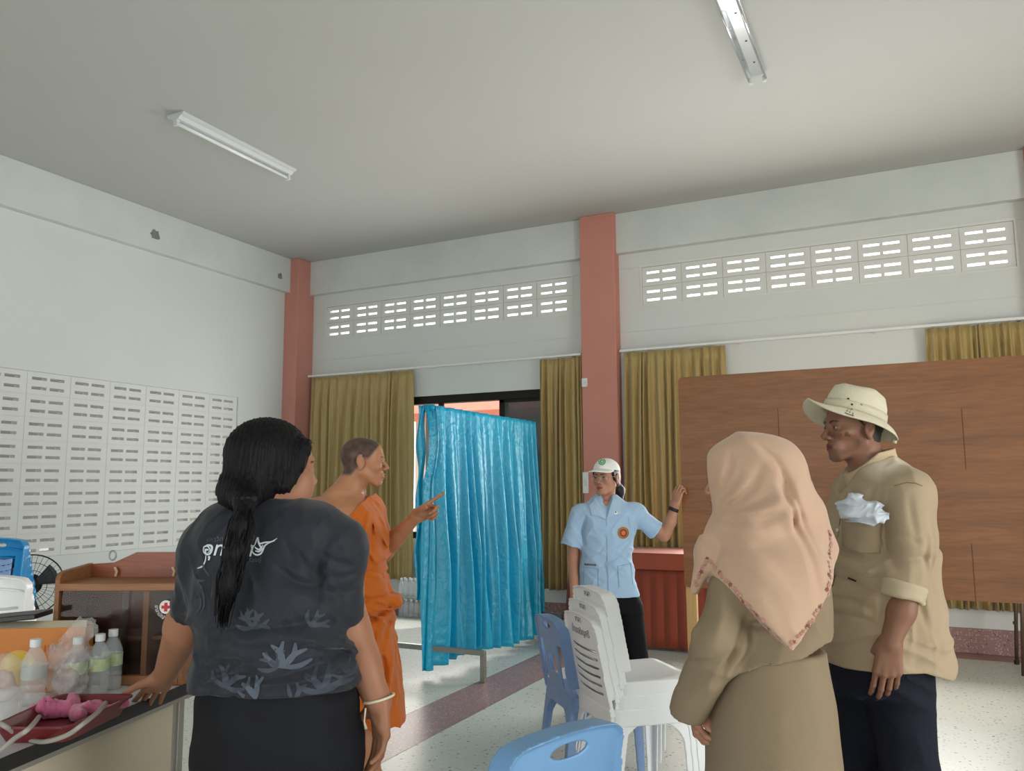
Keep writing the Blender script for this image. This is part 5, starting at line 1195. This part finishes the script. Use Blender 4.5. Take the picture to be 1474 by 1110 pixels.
    on(bs, 898, 767.5, disc(.038), mat('gold_badge', 'b98a2c', .6), 'badge', bl, VF, .003, -.13); on(bs, 898, 767.5, disc(.026), mat('maroon_badge', '7a3024', .6), 'badge', bl, VF, .0042, -.13); on(bs, 898, 767.5, disc(.014), mat('badge_centre', 'c96a3a', .6), 'badge', bl, VF, .0054, -.13); on(bs, 898, 767.5, disc(.034, 20, .031), mat('maroon_badge', '7a3024', .6), 'badge', bl, VF, .0042, -.13)
    on(bs, 887, 738.5, disc(.011, 14), mat('white_pin', 'e8e8e4', .3), 'lapel_pin', bl, VF, .011, -.13); on(bs, 887, 737.5, disc(.005, 10), mat('dark_pin', '3a3a44', .3), 'lapel_pin', bl, VF, .0125, -.13)
    pn = MB(); a = q(841, 812.5, -.14); b2 = q(858, 813.5, -.14); pn.tube([a, b2], .006, 8); o = pn.build('pen', mat('grey_pen', '5a5f66', .4, metal=.4), bl, smooth=True); o.data.transform(Matrix.Translation(-Vector(O)))
    # ---- trousers, shoes, watch
    T = Field(); T.loft([sec(840, 846, 914, .2, D), sec(858, 842, 919, .23, D), sec(880, 844, 922, .23, D)], ax, 2.2, .02)
    for x0, x1 in ((862, 860), (903, 924)):
        h_ = q(x0, 876); an = q(x1, 985); an[2] = .06; cone(T, h_, an, .095, .07, .03)
    T.disp(folds(.003, (30,), (Zv+VR*.5,), 2)); link('trousers', T.mesh('trousers', .007, (), O), mat('black_slacks', '0d0d10', .8, spec=.2), t)
    for x1 in (860, 924):
        an = q(x1, 985); an[2] = .05; sh = Field(); sh.rc(an-Zv*.01+VF*.03, an-VF*.14-Zv*.015, .04, .032, .02); sh.cut(A3((0, 0, .004)), -Zv, .002); link('shoe', sh.mesh('shoe', .006, (), O), mat('black_shoe', '141414', .4), t)
    w_ = MB(); ad = nrm(wr-el); c = wr-ad*.03; e1 = nrm(np.cross(ad, VF)); e2 = np.cross(ad, e1); n = 20
    w_.grid(lambda u, v: c+(e1*math.cos(u*6.2832)+e2*math.sin(u*6.2832))*.031+ad*(v-.5)*.022, 20, 2, True); o = w_.build('wristwatch', mat('black_rubber', '18181a', .5), t, smooth=True, solid=.004); o.data.transform(Matrix.Translation(-Vector(O)))
nurse()
# ------------------------------------------------------------------ person in the peach headscarf
def hijab():
    D = 2.2; b_ = PH(1110, 1000, D); O = np.array([b_[0], b_[1], 0.]); Zv = A3((0, 0, 1))
    t = thing('person', 'person in peach headscarf with embroidered hem and khaki uniform', 'person', O)
    q = lambda x, y, d=0.: PH(x, y, D+d); ax = VR[:2]
    hd = Head(q(1072, 689), -VR*.88+VF*.48-Zv*.05, sc=.95)
    B = Field(); hd.build(B, q(1095, 770), rn=.055, rn2=.06, nose=.8, ears=False)
    B.loft([sec(770, 1060, 1150, .14, D), sec(810, 1045, 1180, .2, D), sec(900, 1060, 1170, .2, D), sec(980, 1060, 1165, .2, D), sec(1060, 1060, 1165, .2, D)], ax, 2.2, .03)
    sh = q(1072, 835, -.06); el, wr = q(1030, 925, -.13), q(994, 1020, -.02); B.chain([sh, el, wr], [.035, .032, .027], .02)
    hand(B, wr-Zv*.012, VR*.62+VF*.6-Zv*.42, -Zv*.7-VR*.4-VF*.2, -1, curl=(.35, .4, .45, .5), s=.86)
    sh2 = q(1100, 830, .17); el2, wr2 = q(1035, 925, .2), q(1002, 1022, .1); B.chain([sh2, el2, wr2], [.035, .032, .027], .02)
    hand(B, wr2, -VR*.15-Zv*.35-VF*.9, -VR*.8+Zv*.2, 1, curl=(.5, .55, .6, .65), s=.84)
    for dd in (-.09, .09):
        a = q(1110, 1060, dd); kn = A3((a[0], a[1], .42)); an = A3((a[0], a[1], .07)); B.chain([a, kn, an], [.085, .055, .038], .03); B.rc(an-Zv*.03, an-VR*.13-Zv*.045, .034, .024, .02)
    def col(V): C = skin_col(lin('a87a62'), seed=8)(V); return hd.color(V, C, lin('8f4f48'), lin('2a1c18'))
    r3 = lambda c, r, s: (A3(c)-r, A3(c)+r, s)
    link('body', B.mesh('body', .009, [r3(hd.c, .16, .004), r3(wr-VR*.03-Zv*.04+VF*.04, .13, .003)], O, col), m_skin('brown'), t)
    # ---- headscarf
    S = Field(); hd.E(S, (0, -.02, .024), (.098, .122, .106), .01); hd.E(S, (0, .035, -.0), (.08, .075, .104), .04); hd.E(S, (0, -.035, -.06), (.09, .1, .09), .05)
    S.rc(hd.pt(0, -.015, -.085), q(1100, 778), .078, .09, .05)
    S.loft([sec(748, 1052, 1152, .22, D), sec(768, 1036, 1172, .30, D), sec(800, 1018, 1184, .38, D), sec(840, 1008, 1190, .42, D), sec(880, 1006, 1192, .44, D), sec(948, 1004, 1192, .45, D)], ax, 2.2, .06)
    S.rc(hd.pt(0, -.1, .02), q(1178, 790, -.02), .055, .05, .06); S.rc(q(1160, 740, -.02), q(1188, 860, -.03), .04, .022, .04)
    S.chain([q(1042, 760, -.05), q(1085, 758, -.115), q(1120, 742, -.12), q(1138, 712, -.06)], [.024, .026, .03, .03], .05); S.rc(q(1036, 762, 0), q(1016, 795, -.02), .035, .03, .03)
    # folds: fan lines from under the chin and long falls down the back
    ch = q(1036, 744, -.06)
    def fan(p):
        d = p-ch; u = d@VR; v = d@Zv; a = np.arctan2(v, u); r = np.sqrt(u*u+v*v)+1e-6
        up = np.clip((p[..., 2]-ch[2]+.02)/.05, 0, 1); w1 = np.clip(r/.06, 0, 1)*np.clip(1.6-r/.15, 0, 1)
        t1 = .002*np.sin(a*15+2*np.sin(r*14))*up*w1
        dn = 1-up; t2 = .003*np.sin(a*9+1.2+2.0*np.sin(r*6))*dn*np.clip((r-.05)/.1, 0, 1)
        return t1+t2
    S.disp(fan); S.disp(folds(.004, (14, 20), (VR+Zv*.5, VR+Zv*.9), 5, .8))
    S.disp(grooves([([(1036, 751), (1070, 754), (1102, 752), (1128, 740), (1145, 718), (1150, 692)], .012, .015), ([(1140, 682), (1150, 730), (1166, 790), (1178, 860)], .016, .013), ([(1128, 700), (1140, 745), (1160, 790), (1172, 840)], -.008, .016),
        ([(1042, 735), (1058, 705), (1068, 672), (1070, 650)], .009, .008), ([(1046, 737), (1068, 708), (1082, 680)], .010, .008), ([(1052, 742), (1080, 722), (1100, 700), (1110, 670)], .010, .009), ([(1036, 730), (1043, 700), (1048, 665)], .006, .007), ([(1110, 640), (1130, 660), (1150, 700), (1172, 750), (1186, 800)], .008, .006), ([(1030, 800), (1060, 815), (1100, 850), (1125, 900)], .005, .02), ([(1022, 790), (1016, 820), (1006, 845)], .008, .008)], D-.18, q(1100, 800)))
    S.warp_sub(lambda p: .094-hd.loc(p)[..., 1]+.25*np.maximum(np.abs(hd.loc(p)[..., 2]+.01)-.06, 0), hd.c-A3((.2, .2, .12)), hd.c+A3((.2, .2, .12)), .01)
    n1, n2 = -VR*.75-Zv*.66, VR*.75-Zv*.66
    S.disp(lambda p: 0*p[..., 0]); S.cut(q(1075, 869, -.2), n1, .004); S.cut(q(1160, 906, -.2), n2, .004)
    S.rc(q(1018, 798, -.02), q(1000, 850, -.02), .03, .012, .02)
    m_s = mat('peach_crepe', 'bd9e86', .8, sheen=.25, spec=.2, var=.25, vscale=10, vcol='b09079', bump=.1, bscale=500)
    sme = S.mesh('headscarf', .0055, (), O); sc = link('headscarf', sme, m_s, t); bv = bvh_of(sme, O)
    # embroidered scalloped hem: small flowers along the two hem edges
    rr = random.Random(2); em = MB(); bead = MB()
    path = []
    for a, b in (((1016, 803), (1133, 936)), ((1133, 936), (1193, 868)), ((1193, 868), (1195, 760)), ((1018, 806), (998, 850))):
        n = int(math.hypot(b[0]-a[0], b[1]-a[1])/5.5)
        path += [(a[0]+(b[0]-a[0])*i/n, a[1]+(b[1]-a[1])*i/n) for i in range(n)]
    for i, (x, y) in enumerate(path):
        x += rr.uniform(-2, 2); y += rr.uniform(-3, 1); o_ = CC; d_ = ray(x, y); h = bv.ray_cast(Vector(o_), Vector(d_))
        if h[0] is None:
            x -= 3 if x > 1120 else -3; y -= 5; d_ = ray(x, y); h = bv.ray_cast(Vector(o_), Vector(d_))
            if h[0] is None: continue
        c = A3(h[0]); N = A3(h[1]); e1 = nrm(np.cross(N, Zv)); e2 = np.cross(N, e1); r = rr.uniform(.006, .0085); vs = []
        for k in range(15):
            a = k/15*6.2832; w_ = r*(.72+.28*math.cos(5*a)); vs.append(c+N*.002+(e1*math.cos(a)+e2*math.sin(a))*w_)
        (em if i % 5 else bead).add(vs+[c+N*.005], [(k, (k+1) % 15, 15) for k in range(15)])
    for mb, nm, m in ((em, 'hem_embroidery', mat('pink_thread', 'b98a7c', .8)), (bead, 'hem_beads', mat('brown_thread', '8a5548', .7))):
        o = mb.build(nm, m, sc, kind='stuff'); o.data.transform(Matrix.Translation(-Vector(O)))
    # ---- tunic
    U = Field(); U.loft([sec(790, 1040, 1176, .24, D), sec(830, 1030, 1186, .32, D), sec(880, 1042, 1190, .34, D), sec(930, 1040, 1190, .36, D), sec(975, 1026, 1189, .39, D), sec(996, 1020, 1190, .4, D)], ax, 2.2, .03)
    U.cut(q(1105, 966, -.2), -Zv-VR*-.3, .004)
    U.rc(q(1082, 832, -.04), q(1060, 858, -.06), .06, .064, .05); U.chain([q(1058, 860, -.07), el], [.066, .06], .03); cone(U, el, q(990, 1026, -.03), .062, .042, .03)
    U.chain([q(1095, 830, .14), el2], [.07, .06], .03); cone(U, el2, q(1000, 1022, .11), .06, .042, .03)
    U.rc(q(1084, 905, -.18), q(1040, 985, -.16), .008, .008, .012, -1); U.rc(q(1084, 900, -.18), q(1130, 905, -.19), .01, .006, .015, -1)
    f1 = folds(.006, (26, 22), (VR*.8+Zv*.8, VR*.9-Zv*.5), 7, .9); U.disp(f1); U.disp(grooves([([(1080, 895), (1062, 930), (1046, 965), (1036, 995)], .014, .010), ([(1078, 902), (1100, 905), (1128, 902)], .012, .010), ([(1050, 850), (1040, 890), (1020, 930)], -.008, .014), ([(1036, 858), (1012, 905), (990, 960)], .008, .010), ([(1030, 960), (1012, 985), (992, 1005)], .008, .008), ([(1044, 940), (1020, 955), (996, 960)], .008, .009)], D-.18, q(1090, 900)))
    m_u = mat('khaki_uniform_cloth', '8a7a63', .8, spec=.2, var=.25, vscale=8, vcol='7b6c56', bump=.1, bscale=500)
    link('tunic', U.mesh('tunic', .006, (), O), m_u, t)
    K = Field(); bot = q(1108, 1395)[2]
    K.loft([sec(930, 1046, 1178, .33, D), sec(965, 1034, 1184, .36, D), sec(1005, 1022, 1192, .4, D), sec(1110, 1022, 1198, .44, D), sec(1380, 1005, 1205, .5, D)], ax, 2.2, .02)
    K.rc(q(1030, 990, -.19), q(1180, 955, -.19), .01, .008, .02, -1); K.disp(folds(.005, (14, 18), (VR, VR+Zv*.3), 3, .5)); link('skirt', K.mesh('skirt', .008, (), O), m_u, t)
hijab()
# ------------------------------------------------------------------ person in the bucket hat
def oldman():
    D = 2.85; b_ = PH(1262, 1000, D); O = np.array([b_[0], b_[1], 0.]); Zv = A3((0, 0, 1))
    t = thing('person', 'person in cream bucket hat and worn khaki shirt with rolled sleeves', 'person', O)
    q = lambda x, y, d=0.: PH(x, y, D+d); ax = VR[:2]
    hd = Head(q(1228.5, 616.5), -VR*.985-VF*.14, sc=1.0)
    B = Field(); hd.build(B, q(1252, 690), rn=.056, rn2=.064, nose=1.05, gaunt=.6, lips=.95, open_=.002)
    B.loft([sec(685, 1228, 1285, .14, D), sec(705, 1220, 1312, .26, D), sec(760, 1206, 1322, .28, D), sec(850, 1200, 1322, .26, D), sec(950, 1196, 1316, .28, D)], ax, 2.2, .04)
    sh = q(1306, 722, -.17); el, wr = q(1306, 842, -.19), q(1281, 927, -.21); B.chain([sh, el], [.056, .043], .03); B.chain([el, q(1297, 880, -.2), wr], [.046, .042, .03], .02)
    hand(B, wr, -Zv*.96-VR*.2-VF*.06, -VF*.93-VR*.3, -1, fing=[(.3, .45, .3), (.35, .5, .3), (.4, .5, .3), (.4, .5, .3)], s=1.04, tout=.45, tdown=.7, tcurl=.3, spread=.03)
    sh2 = q(1290, 722, .17); el2, wr2 = q(1296, 845, .2), q(1262, 930, .2); B.chain([sh2, el2, wr2], [.056, .043, .03], .03); hand(B, wr2, -Zv-VR*.2, VF, 1, s=1.0)
    for x, dd in ((1225, .09), (1300, -.08)):
        a = q(x, 960, dd); kn = A3((a[0], a[1], .45)); an = A3((a[0], a[1], .08)); B.chain([a, kn, an], [.085, .058, .04], .03); B.rc(an-Zv*.03, an-VR*.15-Zv*.05, .038, .026, .02)
    def col(V):
        C = skin_col(lin('86604c'), seed=11)(V); L = hd.loc(V)
        for y, z, r, c in ((.062, -.024, .008, '5f4034'), (.08, -.026, .005, '80503f'), (.05, -.03, .005, '684a3c')):
            m = (np.hypot(L[:, 1]-y, L[:, 2]-z) < r) & (np.abs(L[:, 0]) < .08); C[m] = lin(c)
        st = (L[:, 1] > .03) & (L[:, 2] < -.075) & (L[:, 2] > -.13) & (np.abs(L[:, 0]) < .06); C[st] = C[st]*.86
        hl = (L[:, 2] > np.interp(L[:, 1], [-.12, -.04, -.02, .01, .04], [-.055, -.05, -.01, .01, .04])) & ~((np.abs(L[:, 0]) > .07) & (((L[:, 1]+.013)/.021)**2+((L[:, 2]+.005)/.034)**2 < 1)) & (L[:, 1] < .05) & (np.abs(L[:, 0]) < .08) & (L[:, 2] < .2) & (L[:, 1] > -.14); C[hl] = lin('2b2522')
        return hd.color(V, C, lin('6a3f38'), lin('2c211d'))
    r3 = lambda c, r, s: (A3(c)-r, A3(c)+r, s)
    link('body', B.mesh('body', .009, [r3(hd.c, .16, .0027), r3(wr-Zv*.09, .13, .003), r3(q(1295, 880, -.2), .1, .005)], O, col), m_skin('weathered', .5), t)
    # ---- hat
    ht = nrm(hd.M@A3((0, -.32, .94))); hx = hd.M[:, 0]; hf = nrm(np.cross(ht, hx)); hf = hf if hf@hd.M[:, 1] > 0 else -hf; hc = hd.pt(0, -.004, .040); h = MB()
    prof = [(.0, .103), (.03, .103), (.06, .098), (.082, .084), (.092, .055), (.097, .02), (.1, .0)]
    def hp(a, r, z): return hc+(hx*math.sin(a)*r*.88+hf*math.cos(a)*r*1.1)+ht*z
    def brim(a, s):
        ca = math.cos(a); up = .0*max(ca, 0)**1.5-.75*abs(math.sin(a))-.45*max(-ca, 0); L_ = .060+.004*max(ca, 0); up += .12*math.sin(3*a+1)
        ang = math.atan(up)*(.35+.65*s); return hp(a, .1+L_*s*math.cos(ang), L_*s*math.sin(ang))
    n = 64; rows = []
    for r, z in prof[1:]: rows.append([hp(2*math.pi*k/n, r, z+.004*math.sin(4*math.pi*k/n*1.5+1)*(z > .06)) for k in range(n)])
    for s_ in (.15, .35, .55, .75, .92, 1.0): rows.append([brim(2*math.pi*k/n, s_) for k in range(n)])
    vs = [p for r_ in rows for p in r_]; fs = [(i*n+k, i*n+(k+1) % n, (i+1)*n+(k+1) % n, (i+1)*n+k) for i in range(len(rows)-1) for k in range(n)]+[tuple(range(n))[::-1]]
    h.add(vs, fs); hat = h.build('bucket_hat', mat('cream_canvas', 'cdc7b0', .85, spec=.2, var=.3, vscale=18, vcol='bcb59b', bump=.2, bscale=120), t, smooth=True, solid=.004); hat.data.transform(Matrix.Translation(-Vector(O)))
    bd = MB(); bd.grid(lambda u, v: hp(u*6.2832, .1025-.003*v, .002+.03*v), 64, 3, True); o = bd.build('hat_band', mat('cream_canvas_band', 'c3bca4', .85, bump=.2, bscale=120), hat, smooth=True, solid=.003); o.data.transform(Matrix.Translation(-Vector(O)))
    hb = bvh_of(hat.data, O); m_e = mat('dark_eyelet', '3a352c', .5)
    for px, py in ((1221, 575), (1226, 583), (1239.5, 582.5), (1211.5, 608)):
        hh = hb.ray_cast(Vector(CC), Vector(ray(px, py)))
        if hh[0] is None: continue
        N = Vector(hh[1]); N = N if N.dot(Vector(ray(px, py))) < 0 else -N; e = MB(); c = hh[0]+N*.003; e.tube([c-N*.003, c+N*.002], .0042, 10); o = e.build('eyelet', m_e, hat, smooth=False); o.data.transform(Matrix.Translation(-Vector(O)))
    lg = MB()
    for pts in ([(1216, 594), (1229, 599)], [(1219, 592), (1221, 589), (1225, 590)], [(1223, 594), (1226, 588), (1228, 597)]):
        g = []
        for px, py in pts:
            hh = hb.ray_cast(Vector(CC), Vector(ray(px, py)))
            if hh[0] is not None: g.append(hh[0]-Vector(nrm(ray(px, py)))*.007)
        if len(g) > 1: lg.tube(g, .0012, 5)
    o = lg.build('hat_logo', m_e, hat); o.data.transform(Matrix.Translation(-Vector(O)))
    tg = MB(); c = brim(math.pi, 1.0); tg.tube([c+ht*.006, c-ht*.012], .009, 10); o = tg.build('brim_toggle', mat('cream_canvas_band', 'bdb897', .85), hat, bevel=.003); o.data.transform(Matrix.Translation(-Vector(O)))
    # ---- shirt
    S = Field()
    S.loft([sec(662, 1232, 1286, .15, D), sec(680, 1216, 1300, .22, D), sec(700, 1204, 1318, .32, D), sec(740, 1196, 1330, .36, D), sec(800, 1192, 1340, .38, D), sec(870, 1188, 1346, .40, D), sec(925, 1186, 1354, .42, D), sec(962, 1184, 1362, .43, D)], ax, 2.3, .03)
    S.rc(q(1285, 690, -.06), q(1308, 712, -.16), .06, .068, .05); S.chain([q(1308, 715, -.17), q(1312, 780, -.19)], [.078, .072], .04); cone(S, q(1312, 780, -.19), q(1300, 852, -.195), .072, .062, .03)
    S.rc(q(1280, 690, .06), q(1295, 712, .16), .06, .068, .05); cone(S, q(1296, 715, .17), q(1296, 852, .2), .078, .064, .04)
    S.rc(q(1226, 658, -.0), q(1214, 702, -.03), .058, .02, .02, -1); S.rc(q(1240, 640, 0), q(1250, 672, 0), .072, .062, .02, -1)
    f1 = folds(.007, (30, 42), (VR+Zv*.25, VR-Zv*.1), 4, .8); f2 = folds(.007, (34, 26), (Zv+VR*.4, Zv-VR*.5), 8, 1.0); S.disp(lambda p: f1(p)*.7+f2(p)*np.clip((1.35-p[..., 2])/.2, .2, 1))
    S.disp(grooves([([(1283, 705), (1281, 740), (1279, 775), (1284, 815)], .020, .012), ([(1215, 788), (1232, 798), (1252, 806), (1272, 800)], .014, .010), ([(1212, 806), (1240, 822), (1262, 826), (1280, 818)], -.010, .014), ([(1225, 830), (1250, 848), (1272, 850)], .009, .012), ([(1250, 700), (1243, 715), (1236, 730)], .006, .006), ([(1268, 702), (1262, 725), (1258, 742)], .008, .007), ([(1276, 704), (1272, 730), (1270, 755)], .008, .006), ([(1205, 900), (1235, 890), (1265, 898)], .008, .010), ([(1200, 870), (1235, 868), (1262, 880)], .009, .012), ([(1285, 770), (1305, 775), (1325, 768)], .008, .010), ([(1290, 805), (1312, 800), (1335, 805)], .010, .010), ([(1325, 830), (1320, 800), (1322, 770)], .012, .010), ([(1318, 850), (1328, 875), (1338, 915)], .010, .012), ([(1300, 715), (1303, 745), (1306, 790)], .006, .010), ([(1330, 740), (1334, 790), (1338, 840)], .010, .010)], D-.2, q(1262, 800)))
    def hem(p):                                            # curved shirt tails
        u = (p-q(1262, 935))@VR; v = (p-q(1262, 935))@VF; return (1.38-(935-697)/FPX*D*1.0-.012)+.10*np.maximum(-.0, 0)-(np.clip(u-.06, 0, .4)**1.0*.32)+.05*np.clip(np.abs(u-.03)/.05, 0, 1)*(u < .09)*0-p[..., 2]
    S._add((-9, -9, -9), (9, 9, 9), hem, .003, 3)
    m_s = mat('worn_khaki_cotton', 'a18b6b', .85, spec=.15, attr='Col', bump=.15, bscale=350)
    yk = [PH(x, y, D-.1) for x, y in ((1284, 674), (1302, 682), (1320, 690))]
    def scol(V):
        d = np.min([np.linalg.norm((V-y_)*A3((1, 1, 1.4)), axis=1) for y_ in yk], 0)+.03*(vnoise(V*22, 3)-.5); w_ = np.clip(1.35-d/.085, 0, 1)[:, None]; n_ = vnoise(V*7, 5)[:, None]; b_ = lin('9d8a70')*(1-n_)+lin('b2a086')*n_; return b_*(1-w_)+lin('d8ccb6')*w_
    sme = S.mesh('shirt', .006, (), O, scol); st = link('shirt', sme, m_s, t); bs = bvh_of(sme, O)
    def patch(pts, m, name, lift=.004, th=.002, sub=4, par=st):
        b = bmesh.new(); f_ = b.faces.new([b.verts.new(PH(x, y, D-.35)) for x, y in pts]); bmesh.ops.triangulate(b, faces=[f_]); bmesh.ops.subdivide_edges(b, edges=b.edges, cuts=sub, use_grid_fill=True); bad = []
        for v in b.verts:
            hh = bs.ray_cast(Vector(CC), v.co-Vector(CC))
            if hh[0] is None: bad.append(v)
            else: v.co = hh[0]-(v.co-Vector(CC)).normalized()*lift
        bmesh.ops.delete(b, geom=bad, context='VERTS'); me = bpy.data.meshes.new(name); b.to_mesh(me); b.free(); me.shade_smooth(); move_mesh(me, O); return link(name, me, m, par, solid=th)
    m_f = mat('sun_faded_cotton', 'd0bf9f', .85, var=.6, vscale=20, vcol='bca685')
    m_k = mat('khaki_pocket', 'a08d72', .85, bump=.15, bscale=350, var=.4, vscale=9, vcol='ae9b80')
    patch([(1212, 748), (1266, 752), (1268, 796), (1238, 797), (1212, 786)], m_k, 'chest_pocket', .006, .003)
    m_st = mat('dark_seam', '85714f', .9)
    for pts in ([(1209, 745), (1210, 745), (1194, 870), (1193, 870)], [(1203, 800), (1204, 800), (1192, 905), (1191, 905)], [(1287, 699), (1305, 694), (1318, 695), (1328, 699), (1328, 700), (1318, 696), (1305, 695), (1287, 700)]): patch(pts, m_st, 'seam', .002, .001)
    m_bt = mat('pearl_button', 'd6d0c0', .3)
    for px, py in ((1206, 763), (1197.5, 798), (1195, 840), (1193, 880)):
        hh = bs.ray_cast(Vector(CC), Vector(ray(px, py)))
        if hh[0] is None: continue
        N = Vector(hh[1]); N = N if N.dot(Vector(ray(px, py))) < 0 else -N; e = MB(); e.tube([hh[0], hh[0]+N*.004], .0055, 12); o = e.build('button', m_bt, st); o.data.transform(Matrix.Translation(-Vector(O)))
    patch([(1221, 831), (1233, 836), (1232, 838), (1220, 833)], mat('torn_hole', '2a241c', .9), 'tear', .002, .001, 1)
    # collar, standing open
    C_ = Field(); nb = q(1252, 672)
    def cf(p):
        l = p-nb; u = l@VR; v = l@VF; z = l@Zv; r = np.sqrt((u/1.15)**2+(v/1.0)**2); zc = .012+np.where(u < 0, .85, .22)*u; return np.maximum(np.abs(r-(.07+.25*np.maximum(zc+.02-z, 0)))-.006, np.abs(z-zc)-.034)
    C_._add(nb-.16, nb+.16, cf, .003, 1); C_.rc(q(1212, 664, -.02), q(1222, 690, -.06), .028, .012, .004, -1); C_.cut(q(1216, 665), -VR, .003)
    link('collar', C_.mesh('collar', .004, (), O), mat('pale_collar', 'c0ab8c', .85, bump=.15, bscale=300), st)
    # rolled cuff
    for c0, c1 in ((q(1303, 838, -.195), q(1298, 862, -.197)), (q(1296, 838, .2), q(1292, 862, .2))):
        R_ = Field(); R_.chain([c0, c1], [.07, .066], .01); R_.cut(c0, -(A3(c1)-c0), .012); R_.cut(c1, A3(c1)-c0, .012); R_.rc(c1, c1+(c1-c0)*.5, .046, .046, .006, -1); R_.disp(folds(.007, (60, 40), (Zv+VR*.4, Zv-VR*.2), 3)); link('rolled_cuff', R_.mesh('rolled_cuff', .005, (), O), mat('cuff_inside', 'b7a88c', .85, bump=.15, bscale=300), st)
    # ---- trousers
    T = Field(); T.loft([sec(905, 1196, 1326, .3, D), sec(945, 1188, 1324, .34, D), sec(990, 1190, 1326, .35, D)], ax, 2.2, .02)
    for x0, x1, dd in ((1222, 1226, .08), (1292, 1310, -.08)):
        a = q(x0, 975, dd); an = q(x1, 1112, dd); kn = an*1.; f_ = A3((an[0], an[1], .09)); T.rc(a, kn, .105, .088, .04); cone(T, kn, f_, .086, .07, .02)
    T.disp(folds(.006, (24, 30), (Zv+VR*.6, VR+Zv*.3), 5, 1.2)); link('trousers', T.mesh('trousers', .008, (), O), mat('navy_work_trousers', '1d1f2b', .85, spec=.2, var=.3, vscale=8, vcol='161821', bump=.12, bscale=300), t)
    # ---- plastic bag stuffed in the chest pocket
    G = Field(); G.ell(q(1242, 736, -.21), (.055, .03, .035), k=.02); G.ell(q(1226, 729, -.205), (.035, .022, .02), k=.02); G.ell(q(1258, 738, -.215), (.028, .02, .02), k=.02); G.rc(q(1216, 735, -.2), q(1230, 738, -.215), .012, .012, .01); G.disp(folds(.014, (90, 120, 70), (VR+Zv*.6, VR-Zv*.9, Zv), 6, 1.5))
    go = link('plastic_bag', G.mesh('plastic_bag', .0035, (), PH(1242, 736, D-.21)), mat('milky_plastic', 'd4dde6', .2, spec=.7, alpha=.72, ior=1.3), None, loc=PH(1242, 736, D-.21)); tag(go, 'crumpled clear plastic bag stuffed into khaki shirt pocket', 'plastic bag')
oldman()
